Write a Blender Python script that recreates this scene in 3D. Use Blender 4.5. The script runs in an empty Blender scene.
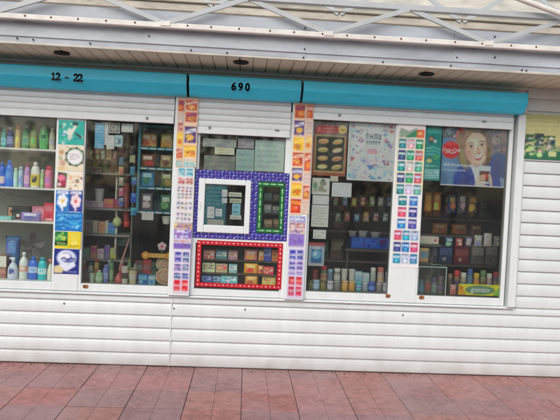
import bpy, math, random
import numpy as np
from mathutils import Vector, Matrix
random.seed(7)
S = bpy.context.scene
COL = S.collection
PI = math.pi

# ------------------------------------------------------------------ survey of the facade
# Camera pose fitted from the paving joints and the siding laps; facade plane is y = 0, z up, metres.
F = 600.0
AX = [(0.99737020, -0.05619233, 0.04577242), (0.04379999, -0.03584550, -0.99839705), (0.05774300, 0.99777629, -0.03329001)]
CAM = (-0.03247, -5.10239, 1.53870)

def ray(px, py):
    a, b = (px-280)/F, (py-210)/F
    return [AX[0][i]*a + AX[1][i]*b + AX[2][i] for i in range(3)]
def at(px, py, Y=0.0):
    """point of the vertical plane y = Y measured at photo position px, py"""
    r = ray(px, py); t = (Y-CAM[1])/r[1]
    return Vector((CAM[0]+t*r[0], Y, CAM[2]+t*r[2]))
def atz(px, py, Z):
    r = ray(px, py); t = (Z-CAM[2])/r[2]
    return Vector((CAM[0]+t*r[0], CAM[1]+t*r[1], Z))
def mpp(px, py, Y):
    return (Y-CAM[1])/ray(px, py)[1]/F          # metres per photo pixel
def rect(x0, y0, x1, y1, Y=0.0):
    c = at((x0+x1)/2, (y0+y1)/2, Y); s = mpp((x0+x1)/2, (y0+y1)/2, Y)
    w, h = abs(x1-x0)*s, abs(y1-y0)*s
    return c.x-w/2, c.z-h/2, c.x+w/2, c.z+h/2

# ------------------------------------------------------------------ materials
def lin(c):
    out = []
    for v in c[:3]:
        v = max(0, min(255, v))/255.0
        out.append(v/12.92 if v <= .04045 else ((v+.055)/1.055)**2.4)
    return tuple(out)+(1.0,)

def material(name, color=None, rough=.5, metal=0.0, attr=False, noise=.0, nscale=20, bump=0, bscale=60, spec=.5, stretch=(1,1,1), gain=1.0):
    m = bpy.data.materials.new(name); m.use_nodes = True
    nt = m.node_tree; bs = nt.nodes['Principled BSDF']
    bs.inputs['Roughness'].default_value = rough; bs.inputs['Metallic'].default_value = metal
    bs.inputs['Specular IOR Level'].default_value = spec
    tc = nt.nodes.new('ShaderNodeTexCoord'); mp = nt.nodes.new('ShaderNodeMapping')
    mp.inputs['Scale'].default_value = stretch
    nt.links.new(tc.outputs['Object'], mp.inputs['Vector'])
    if attr:
        a = nt.nodes.new('ShaderNodeAttribute'); a.attribute_name = 'Col'; src = a.outputs['Color']
    else:
        a = nt.nodes.new('ShaderNodeRGB'); a.outputs[0].default_value = lin(color); src = a.outputs[0]
    if noise:
        n = nt.nodes.new('ShaderNodeTexNoise'); n.inputs['Scale'].default_value = nscale; n.inputs['Detail'].default_value = 6
        n.inputs['Roughness'].default_value = .65
        nt.links.new(mp.outputs[0], n.inputs['Vector'])
        r = nt.nodes.new('ShaderNodeMapRange'); r.inputs[1].default_value = .3; r.inputs[2].default_value = .7
        r.inputs[3].default_value = 1-noise; r.inputs[4].default_value = 1+noise*.35
        nt.links.new(n.outputs['Fac'], r.inputs[0])
        mx = nt.nodes.new('ShaderNodeMix'); mx.data_type = 'RGBA'; mx.blend_type = 'MULTIPLY'; mx.inputs[0].default_value = 1
        nt.links.new(src, mx.inputs[6]); nt.links.new(r.outputs[0], mx.inputs[7]); src = mx.outputs[2]
    nt.links.new(src, bs.inputs['Base Color'])
    if bump:
        n2 = nt.nodes.new('ShaderNodeTexNoise'); n2.inputs['Scale'].default_value = bscale; n2.inputs['Detail'].default_value = 4
        nt.links.new(mp.outputs[0], n2.inputs['Vector'])
        b = nt.nodes.new('ShaderNodeBump'); b.inputs['Strength'].default_value = bump; b.inputs['Distance'].default_value = .004
        nt.links.new(n2.outputs['Fac'], b.inputs['Height']); nt.links.new(b.outputs[0], bs.inputs['Normal'])
    return m

def siding_material():
    """white vinyl with faint vertical rain streaks and splashed dirt near the paving"""
    m = material('white_siding', (215,220,217), .42, noise=.08, nscale=1.0, stretch=(9,9,1.3))
    nt = m.node_tree; bs = nt.nodes['Principled BSDF']
    src = bs.inputs['Base Color'].links[0].from_socket
    g = nt.nodes.new('ShaderNodeNewGeometry'); sx = nt.nodes.new('ShaderNodeSeparateXYZ')
    nt.links.new(g.outputs['Position'], sx.inputs[0])
    n = nt.nodes.new('ShaderNodeTexNoise'); n.inputs['Scale'].default_value = 7; n.inputs['Detail'].default_value = 7
    nt.links.new(g.outputs['Position'], n.inputs['Vector'])
    r = nt.nodes.new('ShaderNodeMapRange'); r.inputs[1].default_value = 0.0; r.inputs[2].default_value = .22
    r.inputs[3].default_value = .75; r.inputs[4].default_value = 0.0
    nt.links.new(sx.outputs['Z'], r.inputs[0])
    mu = nt.nodes.new('ShaderNodeMath'); mu.operation = 'MULTIPLY'
    nt.links.new(r.outputs[0], mu.inputs[0]); nt.links.new(n.outputs['Fac'], mu.inputs[1])
    mx = nt.nodes.new('ShaderNodeMix'); mx.data_type = 'RGBA'
    mx.inputs[7].default_value = lin((140,122,112))
    nt.links.new(mu.outputs[0], mx.inputs[0]); nt.links.new(src, mx.inputs[6]); nt.links.new(mx.outputs[2], bs.inputs['Base Color'])
    return m

def glass_material(name='window_glass', tint=(.93,.955,.94), haze=.013):
    m = bpy.data.materials.new(name); m.use_nodes = True
    nt = m.node_tree; nt.nodes.clear()
    out = nt.nodes.new('ShaderNodeOutputMaterial')
    tr = nt.nodes.new('ShaderNodeBsdfTransparent'); tr.inputs[0].default_value = tint+(1,)
    gl = nt.nodes.new('ShaderNodeBsdfGlossy'); gl.inputs['Roughness'].default_value = .04
    df = nt.nodes.new('ShaderNodeBsdfDiffuse'); df.inputs[0].default_value = (.55,.56,.53,1)
    # dust film on the pane
    tc = nt.nodes.new('ShaderNodeTexCoord'); n = nt.nodes.new('ShaderNodeTexNoise'); n.inputs['Scale'].default_value = 3; n.inputs['Detail'].default_value = 8
    nt.links.new(tc.outputs['Object'], n.inputs['Vector'])
    r = nt.nodes.new('ShaderNodeMapRange'); r.inputs[1].default_value = .3; r.inputs[2].default_value = .75
    r.inputs[3].default_value = haze*.4; r.inputs[4].default_value = haze*2
    nt.links.new(n.outputs['Fac'], r.inputs[0])
    m1 = nt.nodes.new('ShaderNodeMixShader'); nt.links.new(r.outputs[0], m1.inputs[0])
    nt.links.new(tr.outputs[0], m1.inputs[1]); nt.links.new(df.outputs[0], m1.inputs[2])
    fr = nt.nodes.new('ShaderNodeFresnel'); fr.inputs[0].default_value = 1.45
    m2 = nt.nodes.new('ShaderNodeMixShader'); nt.links.new(fr.outputs[0], m2.inputs[0])
    nt.links.new(m1.outputs[0], m2.inputs[1]); nt.links.new(gl.outputs[0], m2.inputs[2])
    nt.links.new(m2.outputs[0], out.inputs[0])
    return m

def paving_material():
    m = material('paving_tiles', None, .8, attr=True, noise=.34, nscale=14, bump=.9, bscale=200)
    nt = m.node_tree; bs = nt.nodes['Principled BSDF']
    src = bs.inputs['Base Color'].links[0].from_socket
    tc = nt.nodes.new('ShaderNodeTexCoord')
    n = nt.nodes.new('ShaderNodeTexNoise'); n.inputs['Scale'].default_value = 160; n.inputs['Detail'].default_value = 3
    nt.links.new(tc.outputs['Object'], n.inputs['Vector'])
    r = nt.nodes.new('ShaderNodeMapRange'); r.inputs[1].default_value = .35; r.inputs[2].default_value = .65; r.inputs[3].default_value = .7; r.inputs[4].default_value = 1.2
    nt.links.new(n.outputs['Fac'], r.inputs[0])
    mx = nt.nodes.new('ShaderNodeMix'); mx.data_type = 'RGBA'; mx.blend_type = 'MULTIPLY'; mx.inputs[0].default_value = 1
    nt.links.new(src, mx.inputs[6]); nt.links.new(r.outputs[0], mx.inputs[7])
    # grey trodden-in dust in broad patches
    n3 = nt.nodes.new('ShaderNodeTexNoise'); n3.inputs['Scale'].default_value = 2.2; n3.inputs['Detail'].default_value = 6
    nt.links.new(tc.outputs['Object'], n3.inputs['Vector'])
    r3 = nt.nodes.new('ShaderNodeMapRange'); r3.inputs[1].default_value = .42; r3.inputs[2].default_value = .68; r3.inputs[3].default_value = 0; r3.inputs[4].default_value = .6
    nt.links.new(n3.outputs['Fac'], r3.inputs[0])
    m3 = nt.nodes.new('ShaderNodeMix'); m3.data_type = 'RGBA'; m3.inputs[7].default_value = lin((176,146,142))
    nt.links.new(r3.outputs[0], m3.inputs[0]); nt.links.new(mx.outputs[2], m3.inputs[6])
    nt.links.new(m3.outputs[2], bs.inputs['Base Color'])
    return m

MT = dict(
    siding=siding_material(),
    pvc=material('white_pvc_frame', (223,229,226), .32, noise=.06, nscale=5, stretch=(3,3,1)),
    shutter=material('shutter_slats', (219,224,221), .38, noise=.07, nscale=2.0, stretch=(6,6,2)),
    aqua=material('aqua_enamel', (58,218,252), .3, noise=.10, nscale=3, stretch=(1,1,3)),
    black=material('black_paint', (18,18,20), .5),
    soffit=material('cream_soffit', (238,230,202), .5, noise=.12, nscale=5),
    zinc=material('galvanised_sheet', (177,183,188), .42, metal=.0, noise=.3, nscale=2.2, stretch=(1,1,2.5)),
    cream=material('cream_steel', (210,205,190), .5, noise=.3, nscale=5, stretch=(1,1,3)),
    tan=material('tan_steel', (196,186,168), .55, noise=.35, nscale=5, stretch=(1,1,3)),
    chordshade=material('chord_shadow', (124,110,92), .7, noise=.35, nscale=8),  # shadow tone for the thin bars along the rear chord
    rail=material('cream_rail', (232,227,216), .42, noise=.2, nscale=7),
    brace=material('grey_brace', (186,190,188), .45, noise=.12, nscale=7),
    rust=material('rusty_steel', (112,74,52), .8, noise=.3, nscale=60),
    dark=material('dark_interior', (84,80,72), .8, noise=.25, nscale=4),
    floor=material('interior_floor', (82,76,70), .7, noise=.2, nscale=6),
    steel=material('dull_steel', (140,138,134), .35, metal=.8),
    glass=glass_material(),
    clear=glass_material('case_glass', (.90,.95,.93), .03),
    paper=material('printed_paper', None, .55, attr=True, noise=.10, nscale=18),
    gloss=material('glossy_print', None, .3, attr=True, noise=.10, nscale=14),
    plastic=material('coloured_plastic', None, .28, attr=True, noise=.06, nscale=30),
    foil=material('packet_foil', None, .3, attr=True, noise=.14, nscale=30, bump=.5, bscale=40),
    board=material('painted_board', None, .5, attr=True, noise=.12, nscale=12),
    wicker=material('woven_straw', None, .8, attr=True, noise=.3, nscale=60, bump=.8, bscale=120),
    paving=paving_material(),
    ground=material('outer_ground', (122,116,112), .85, noise=.3, nscale=1.2),
)

# ------------------------------------------------------------------ mesh builder
GAIN=[1.0]     # goods are brighter in themselves than they look behind the pane
class MB:
    def __init__(s): s.v=[]; s.f=[]; s.c=[]; s.sm=[]
    def face(s, pts, col=(200,200,200), smooth=False):
        i=len(s.v); s.v+= [tuple(p) for p in pts]; s.f.append(list(range(i,i+len(pts)))); s.c.append(col); s.sm.append(smooth)
    def grid(s, rows, col, close=False, smooth=True, cols=None):
        i=len(s.v); n=len(rows[0])
        for r in rows: s.v += [tuple(p) for p in r]
        for a in range(len(rows)-1):
            for b in range(n if close else n-1):
                b2=(b+1)%n
                s.f.append([i+a*n+b, i+a*n+b2, i+(a+1)*n+b2, i+(a+1)*n+b]); s.c.append(cols[a] if cols else col); s.sm.append(smooth)
    def box(s, x0,y0,z0,x1,y1,z1, col=(200,200,200), bev=0.0):
        if x1<x0: x0,x1=x1,x0
        if y1<y0: y0,y1=y1,y0
        if z1<z0: z0,z1=z1,z0
        b=min(bev,(x1-x0)*.3,(y1-y0)*.3,(z1-z0)*.3)
        if b<=0:
            P=[(x,y,z) for x in(x0,x1) for y in(y0,y1) for z in(z0,z1)]
            for q in ((0,1,3,2),(4,6,7,5),(0,4,5,1),(2,3,7,6),(0,2,6,4),(1,5,7,3)): s.face([P[k] for k in q],col)
            return
        # chamfered box: 6 faces, 12 edge strips, 8 corners
        lo=(x0,y0,z0); hi=(x1,y1,z1)
        def pt(sx,sy,sz,ax):
            r=[]
            for k,sg in enumerate((sx,sy,sz)):
                e=hi[k] if sg>0 else lo[k]
                r.append(e if k==ax else e-sg*b)
            return tuple(r)
        for ax in range(3):
            u,w=[k for k in range(3) if k!=ax]
            for sg in(-1,1):
                q=[]
                for a,c in((-1,-1),(1,-1),(1,1),(-1,1)):
                    t=[0,0,0]; t[ax]=sg; t[u]=a; t[w]=c; q.append(pt(*t,ax))
                s.face(q,col)
            for a in(-1,1):
                for c in(-1,1):
                    t=[0,0,0]; t[u]=a; t[w]=c
                    t1=t[:]; t1[ax]=-1; t2=t[:]; t2[ax]=1
                    s.face([pt(*t1,u),pt(*t2,u),pt(*t2,w),pt(*t1,w)],col)
        for sx in(-1,1):
            for sy in(-1,1):
                for sz in(-1,1): s.face([pt(sx,sy,sz,k) for k in range(3)],col)
    def extrude_x(s, prof, x0, x1, col=(200,200,200), caps=True, smooth=False):
        """closed profile [(y,z)] swept along x"""
        n=len(prof)
        for k in range(n):
            a=prof[k]; b=prof[(k+1)%n]
            s.face([(x0,a[0],a[1]),(x1,a[0],a[1]),(x1,b[0],b[1]),(x0,b[0],b[1])],col,smooth)
        if caps:
            s.face([(x0,p[0],p[1]) for p in prof],col); s.face([(x1,p[0],p[1]) for p in reversed(prof)],col)
    def open_x(s, prof, x0, x1, col=(200,200,200)):
        for k in range(len(prof)-1):
            a=prof[k]; b=prof[k+1]
            s.face([(x0,a[0],a[1]),(x1,a[0],a[1]),(x1,b[0],b[1]),(x0,b[0],b[1])],col)
    def lathe(s, prof, cx, cy, n=20, col=(200,200,200), cols=None, squash=1.0, z0=0.0):
        rows=[]
        for r,z in prof:
            rows.append([(cx+r*math.cos(2*PI*k/n), cy+r*squash*math.sin(2*PI*k/n), z0+z) for k in range(n)])
        s.grid(rows,col,close=True,cols=cols)
        for r_,cc in ((rows[0],cols[0] if cols else col),(rows[-1],cols[-1] if cols else col)): s.face(r_,cc)
    def tube(s, pts, r, n=8, col=(200,200,200), r2=None):
        pts=[Vector(p) for p in pts]; rows=[]
        up=Vector((0,0,1))
        for k,p in enumerate(pts):
            d=(pts[min(k+1,len(pts)-1)]-pts[max(k-1,0)]).normalized()
            a=d.cross(up)
            if a.length<1e-4: a=d.cross(Vector((1,0,0)))
            a.normalize(); b=d.cross(a).normalized()
            rr=r if r2 is None else r+(r2-r)*k/max(1,len(pts)-1)
            rows.append([p+a*rr*math.cos(2*PI*j/n)+b*rr*math.sin(2*PI*j/n) for j in range(n)])
        s.grid(rows,col,close=True); s.face(rows[0],col); s.face(rows[-1],col)
    def bar(s, p, q, w, t, col=(200,200,200)):
        """flat bar from p to q: w wide in the facade plane, t thick in y"""
        p=Vector(p); q=Vector(q); d=(q-p).normalized(); n=Vector((0,1,0)); a=d.cross(n).normalized()*w/2; b=n*t/2
        A=[p-a-b,p+a-b,p+a+b,p-a+b]; B=[x+(q-p) for x in A]
        for k in range(4): s.face([A[k],A[(k+1)%4],B[(k+1)%4],B[k]],col)
        s.face(A[::-1],col); s.face(B,col)
    def pillow(s, cx, cy, z0, w, h, d, cols, n=9, m=8):
        """crimped pouch; cols: colour as a function of (u,v) in 0..1 on the front"""
        for sg in(-1,1):
            rows=[]
            for j in range(m+1):
                v=j/m; row=[]
                for i in range(n+1):
                    u=i/n
                    fu=max(0,1-abs(2*u-1)**3); fv=max(0,1-abs(2*v-1)**5)
                    th=d/2*(fu*fv)**.6
                    wv=1-.06*(1-abs(2*v-1)**4)
                    row.append((cx+(u-.5)*w*wv, cy+sg*th, z0+v*h))
                rows.append(row)
            i0=len(s.v)
            for r in rows: s.v+=r
            for a in range(m):
                for b in range(n):
                    s.f.append([i0+a*(n+1)+b, i0+a*(n+1)+b+1, i0+(a+1)*(n+1)+b+1, i0+(a+1)*(n+1)+b]); s.c.append(cols((b+.5)/n,(a+.5)/m)); s.sm.append(True)
    def build(s, name, mat, parent=None, origin=None):
        me=bpy.data.meshes.new(name)
        o0=Vector(origin) if origin is not None else Vector((0,0,0))
        me.from_pydata([tuple(Vector(p)-o0) for p in s.v],[],s.f); me.update()
        at_=me.color_attributes.new('Col','FLOAT_COLOR','CORNER')
        buf=[]
        cache={}
        for f,c in zip(s.f,s.c):
            if c not in cache: cache[c]=tuple(v*min(GAIN[0],max(1.0,.8/max(.01,max(lin(c)[:3])))) for v in lin(c)[:3])+(1.0,)
            buf+= list(cache[c])*len(f)
        at_.data.foreach_set('color',buf)
        me.polygons.foreach_set('use_smooth',s.sm)
        me.materials.append(mat)
        import bmesh
        bm=bmesh.new(); bm.from_mesh(me); bmesh.ops.remove_doubles(bm,verts=bm.verts,dist=1e-6) if any(s.sm) else None
        bmesh.ops.recalc_face_normals(bm,faces=bm.faces) if any(s.sm) or len(s.f)>1 else None
        bm.to_mesh(me); bm.free()
        o=bpy.data.objects.new(name,me); COL.objects.link(o); o.location=o0
        if parent is not None:
            o.parent=parent
            if origin is not None: o.location=o0-wloc(parent)
            else: o.location=-wloc(parent)
        return o

def wloc(o):
    v=Vector(o.location)
    while o.parent is not None: o=o.parent; v+=Vector(o.location)
    return v

def tag(o, label=None, cat=None, group=None, kind=None):
    if label: o['label']=label
    if cat: o['category']=cat
    if group: o['group']=group
    if kind: o['kind']=kind
    return o
def thing(name, loc, label, cat, group=None):
    o=bpy.data.objects.new(name,None); COL.objects.link(o); o.location=loc; o.empty_display_size=.05
    return tag(o,label,cat,group)

# ------------------------------------------------------------------ prints (posters, stickers, labels)
class Print:
    """flat printed sheet on the facade: thin board plus ink shapes in sheet coordinates (u right, v up)"""
    def __init__(s, R, Y, base, thick=.0015, facing=-1):
        s.x0,s.z0,s.x1,s.z1=R; s.Y=Y; s.base=base; s.t=thick; s.sh=[]; s.asp=(s.x1-s.x0)/(s.z1-s.z0)
    def poly(s, pts, col):
        us=[p[0] for p in pts]; vs=[p[1] for p in pts]; bb=(min(us),min(vs),max(us),max(vs))
        lv=0
        for b,l,_,_ in s.sh:
            if b[0]<bb[2]-1e-6 and b[2]>bb[0]+1e-6 and b[1]<bb[3]-1e-6 and b[3]>bb[1]+1e-6: lv=max(lv,l+1)
        s.sh.append((bb,lv,pts,col)); return s
    def rect(s,u0,v0,u1,v1,col): return s.poly([(u0,v0),(u1,v0),(u1,v1),(u0,v1)],col)
    def ell(s,cu,cv,ru,col,rv=None,n=18):
        rv=ru*s.asp if rv is None else rv
        return s.poly([(cu+ru*math.cos(2*PI*k/n),cv+rv*math.sin(2*PI*k/n)) for k in range(n)],col)
    def line(s,pts,w,col):
        for a,b in zip(pts,pts[1:]):
            dx=(b[0]-a[0])*s.asp; dy=b[1]-a[1]; L=math.hypot(dx,dy) or 1
            nx,ny=-dy/L*w/2/s.asp, dx/L*w/2
            s.poly([(a[0]-nx,a[1]-ny),(b[0]-nx,b[1]-ny),(b[0]+nx,b[1]+ny),(a[0]+nx,a[1]+ny)],col)
        return s
    def scribble(s,u0,v0,u1,v1,rows,col,fill=.75,rng=random):
        """lines of small print too small to read"""
        h=(v1-v0)/rows; bs=s.base; mixc=lambda c: tuple(int(a*.62+b*.38) for a,b in zip(c,bs))
        for k in range(rows):
            u=u0
            vb=v1-(k+.78)*h
            while u<u1-.01:
                w=min(u1-u,rng.uniform(.03,.10)*(u1-u0)+.006)
                if rng.random()<.95: s.rect(u,vb,u+w*.85,vb+h*rng.uniform(.3,.5)*fill/.75,jit(mixc(col),16,rng))
                u+=w+.012*(u1-u0)
                if u>u0+(u1-u0)*rng.uniform(.7,1.15): break
        return s
    def pt(s,u,v,l): return (s.x0+u*(s.x1-s.x0), s.Y-s.t/2-.0004*(l+1), s.z0+v*(s.z1-s.z0))
    def soft(s,cu,cv,ru,rv,col,al=.6): s.sh.append(((cu-ru,cv-rv,cu+ru,cv+rv),0,('soft',cu,cv,ru,rv,al),col)); return s
    def confetti(s,u0,v0,u1,v1,cols,n,size,rng):
        """scatter of small irregular ink patches, as photographs of packets look when printed small"""
        for k in range(n):
            c=jit(rng.choice(cols),26,rng); ru=size*rng.uniform(.4,1.2); rv=ru*s.asp*rng.uniform(.4,1.0); cu=rng.uniform(u0+ru*.6,u1-ru*.6); cv=rng.uniform(v0+rv*.6,v1-rv*.6); a0=rng.uniform(0,6); m=rng.randint(4,7)
            s.poly([(min(u1,max(u0,cu+ru*math.cos(a0+2*PI*q/m)*rng.uniform(.6,1))),min(v1,max(v0,cv+rv*math.sin(a0+2*PI*q/m)*rng.uniform(.6,1)))) for q in range(m)],c)
        return s
    def build(s,name,mat=None,parent=None,cell=.004,grain=5,blur=.8):
        """the ink is laid on a fine grid of points across the sheet (a halftone of the print)"""
        W=s.x1-s.x0; H=s.z1-s.z0; n=max(4,int(W/cell)); m=max(4,int(H/cell)); ss=2
        img=np.empty((m*ss,n*ss,3)); img[:]=lin(s.base)[:3]
        U=(np.arange(n*ss)+.5)/(n*ss); V=(np.arange(m*ss)+.5)/(m*ss)
        for bb,l,pts,col in s.sh:
            i0,i1=max(0,int(bb[0]*n*ss)-1),min(n*ss,int(bb[2]*n*ss)+2); j0,j1=max(0,int(bb[1]*m*ss)-1),min(m*ss,int(bb[3]*m*ss)+2)
            if i1<=i0 or j1<=j0: continue
            uu,vv_=np.meshgrid(U[i0:i1],V[j0:j1])
            c=np.array(lin(col)[:3])
            if pts[0]=='soft':
                _,cu,cv,ru,rv,al=pts
                w=np.clip(1-((uu-cu)/ru)**2-((vv_-cv)/rv)**2,0,1)*al
                img[j0:j1,i0:i1]=img[j0:j1,i0:i1]*(1-w[...,None])+c*w[...,None]
                continue
            ins=np.zeros(uu.shape,bool)
            for k in range(len(pts)):
                (xa,ya),(xb,yb)=pts[k],pts[(k+1)%len(pts)]
                if ya==yb: continue
                cond=((ya>vv_)!=(yb>vv_))
                ins^=cond&(uu<(xb-xa)*(vv_-ya)/(yb-ya)+xa)
            img[j0:j1,i0:i1][ins]=c
        img=img.reshape(m,ss,n,ss,3).mean((1,3))
        g=np.random.default_rng(int(abs(s.x0*1000+s.z0*700))+3)
        if blur>0:
            kx=np.exp(-.5*(np.arange(-2,3)/blur)**2); kx/=kx.sum()
            P_=np.pad(img,((2,2),(0,0),(0,0)),'edge'); img=sum(kx[q]*P_[q:q+m] for q in range(5))
            P_=np.pad(img,((0,0),(2,2),(0,0)),'edge'); img=sum(kx[q]*P_[:,q:q+n] for q in range(5))
        img*=1+g.normal(0,grain/100,(m,n,1)); img=np.clip(img,0,1)
        if name in('poster','notice','paper_notice','price_card','sign'): img=np.minimum(img*1.45,.82)
        # sheet lies with a barely visible waviness, sides closed back to the backing
        xs=np.linspace(s.x0,s.x1,n+1); zs=np.linspace(s.z0,s.z1,m+1)
        cx,cz=(s.x0+s.x1)/2,s.z0
        wav=g.uniform(0,6,4); X,Z=np.meshgrid(xs,zs)
        yf=-s.t/2-.0005*(1+np.sin(X*23+wav[0])*np.sin(Z*17+wav[1]))
        co=np.stack([X-cx,yf,Z-cz],-1).reshape(-1,3)
        nb=len(co)
        co=np.vstack([co,[(s.x0-cx,s.t/2,0),(s.x1-cx,s.t/2,0),(s.x1-cx,s.t/2,s.z1-cz),(s.x0-cx,s.t/2,s.z1-cz)]])
        id_=lambda j,i:j*(n+1)+i
        fs=[(id_(j,i),id_(j,i+1),id_(j+1,i+1),id_(j+1,i)) for j in range(m) for i in range(n)]
        bt=[id_(0,i) for i in range(n+1)]; tp_=[id_(m,i) for i in range(n+1)]; lf=[id_(j,0) for j in range(m+1)]; rt=[id_(j,n) for j in range(m+1)]
        fs+=[tuple([nb,nb+1]+bt[::-1]),tuple([nb+2,nb+3]+tp_),tuple([nb+3,nb]+lf),tuple([nb+1,nb+2]+rt[::-1]),(nb+1,nb,nb+3,nb+2)]
        me=bpy.data.meshes.new(name); me.from_pydata(co.tolist(),[],fs); me.update()
        ca=me.color_attributes.new('Col','FLOAT_COLOR','CORNER')
        nl=len(me.loops); buf=np.ones((nl,4)); buf[:,:3]=lin(s.base)[:3]
        # corner colour = mean of the cells round that point (smooth ink)
        Pd=np.pad(img,((1,1),(1,1),(0,0)),'edge'); pc=(Pd[:-1,:-1]+Pd[1:,:-1]+Pd[:-1,1:]+Pd[1:,1:])/4; pc=pc.reshape(-1,3)
        vi=np.empty(nl,int); me.loops.foreach_get('vertex_index',vi); q=n*m*4
        buf[:q,:3]=pc[vi[:q]]
        ca.data.foreach_set('color',buf.ravel()); me.materials.append(mat or MT['paper'])
        o=bpy.data.objects.new(name,me); COL.objects.link(o); o.location=(cx,s.Y,cz)
        if parent is not None: o.parent=parent; o.location=Vector(o.location)-wloc(parent)
        return o

def text_shapes(txt, font_h, shear=0.0):
    """outline faces of a word as polygons, via a text curve turned to mesh"""
    cu=bpy.data.curves.new('w','FONT'); cu.body=txt; cu.size=font_h; cu.shear=shear; cu.align_x='CENTER'; cu.align_y='CENTER'; cu.resolution_u=4
    ob=bpy.data.objects.new('w',cu); COL.objects.link(ob)
    dg=bpy.context.evaluated_depsgraph_get(); me=bpy.data.meshes.new_from_object(ob.evaluated_get(dg))
    out=[[tuple(me.vertices[i].co[:2]) for i in p.vertices] for p in me.polygons]
    bpy.data.objects.remove(ob); bpy.data.curves.remove(cu); bpy.data.meshes.remove(me)
    return out

def jit(c,a,rng=random): return tuple(max(0,min(255,int(v+rng.uniform(-a,a)))) for v in c)
# ================================================================== setting: paving, ground
def grow(o, n=3): return o
bm_ = MB()
rngT = random.Random(11)
TX, TY = .4, .36
tones=[(188,136,127),(184,132,124),(174,133,128),(169,131,127),(190,131,121),(184,125,115),(174,134,130),(188,138,131)]
for i in range(-12, 14):
    for j in range(0, 16):
        x0=i*TX+.0024; x1=(i+1)*TX-.0024
        y1=.11-j*TY-.0030; y0=.11-(j+1)*TY+.0030
        dz=rngT.uniform(-.0022,.0022)
        tone=jit(rngT.choice(tones),2,rngT)
        # a slab pressed with a shallow groove across and along its middle
        g=.0022
        xm=(x0+x1)/2; ym=(y0+y1)/2
        for a0,a1 in((x0,xm-g/2),(xm+g/2,x1)):
            for b0,b1 in((y0,ym-g/2),(ym+g/2,y1)):
                z=-.004+dz; e=.0012
                T=[(a0+e,b0+e,z),(a1-e,b0+e,z),(a1-e,b1-e,z),(a0+e,b1-e,z)]
                Bq=[(a0,b0,z-.004),(a1,b0,z-.004),(a1,b1,z-.004),(a0,b1,z-.004)]
                bm_.face(T,jit(tone,1,rngT))
                for k in range(4): bm_.face([Bq[k],Bq[(k+1)%4],T[(k+1)%4],T[k]],tone)
        for q in([xm-g/2,y0,xm+g/2,y1],[x0,ym-g/2,x1,ym+g/2]):
            bm_.face([(q[0],q[1],z-.0004),(q[2],q[1],z-.0004),(q[2],q[3],z-.0004),(q[0],q[3],z-.0004)],tuple(int(v*.93) for v in tone))
pav=bm_.build('pavement',MT['paving']); tag(pav,kind='structure')
bm_=MB(); bm_.face([(-5,-6,-.0095),(6,-6,-.0095),(6,.3,-.0095),(-5,.3,-.0095)],(70,52,50))
tag(bm_.build('paving_bed',material('joint_grit',(104,78,73),.95,noise=.3,nscale=40)),kind='structure')
bm_=MB(); bm_.face([(-400,-400,-.024),(400,-400,-.024),(400,400,-.024),(-400,400,-.024)],(128,98,94))
tag(bm_.build('ground',MT['ground']),kind='structure')

# ================================================================== kiosk
XL=-3.4; XR=4.2                      # wall runs on past both edges of the frame
Z0,ZS,ZG,ZT=.005,.612,.683,2.26      # siding foot, sill, glass foot, underside of the shutter boxes
def px(x,y=205,Y=0.0): return at(x,y,Y).x
kiosk=thing('kiosk',(.1,.7,0),'long white clad kiosk with four shop windows, half raised shutters and aqua shutter boxes','kiosk')
XE=px(515.5)                         # outer right edge of the window run
def siding(b,x0,x1,z0,z1,pitch=.1073):
    z=z0
    while z<z1-1e-4:
        t=min(z+pitch,z1)
        f=(t-z)/pitch
        pr=[(-.001,z),(-.0185,z+.0006),(-.0215,z+.004),(-.0228,z+.012),(-.0226,z+.034*f),(-.0205,z+.058*f),(-.0160,z+.080*f),(-.0100,z+.096*f),(-.0035,t-.0008*f)]
        b.open_x(pr,x0,x1)
        z=t
w=MB()
seam=px(171,330)
siding(w,XL,seam,Z0,ZS-.008); siding(w,seam+.0012,XR,Z0,ZS-.008)
siding(w,XE+.045,XR,ZS-.008,2.53)
w.box(XL,.004,Z0,XR,.03,ZS-.01); w.box(XE+.03,.004,ZS-.01,XR,.03,2.53)
w.box(XL,.004,ZT-.02,XE+.03,.03,2.53)
siding(w,XL,XE+.045,ZT+.02,2.53)
wall=w.build('wall',MT['siding'],kiosk)
# corner trim of the siding beside the window run and over the sill
w=MB(); w.box(XE+.0225,-.027,ZS+.001,XE+.046,.01,ZT+.1,bev=.003); w.build('corner_trim',MT['siding'],kiosk)
w=MB()
w.box(seam-.006,-.0245,Z0+.001,seam+.004,-.012,ZS-.012)
w.build('siding_trim',MT['siding'],kiosk)
# black strip standing in for the shadowed, slightly dirty gap at the foot
w=MB(); w.box(XL,.0,-.012,XR,.03,Z0-.001); w.build('shadow_gap',MT['black'],kiosk)
# small nail heads on the siding
nails=[(64,303.5),(174,308.5),(245,309.5),(403,315),(230,297),(349,304)]
for k,(a,b_) in enumerate(nails):
    p=at(a,b_,-.0235); n=MB(); r=.0065 if k<4 else .004
    rows=[[(p.x+rr*math.cos(2*PI*j/10), p.y-yy, p.z+rr*math.sin(2*PI*j/10)) for j in range(10)] for rr,yy in((r,-.006),(r,.002),(r*.6,.004))]
    n.grid(rows,(60,50,45),close=True); n.face(rows[-1],(60,50,45)); n.build('nail',MT['rust'],wall)
# sill
w=MB(); w.extrude_x([(.03,.598),(-.040,.596),(-.044,.600),(-.044,.608),(-.040,.6125),(.03,.618)],XL,XE+.02)
w.build('sill',MT['pvc'],kiosk)
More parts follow.
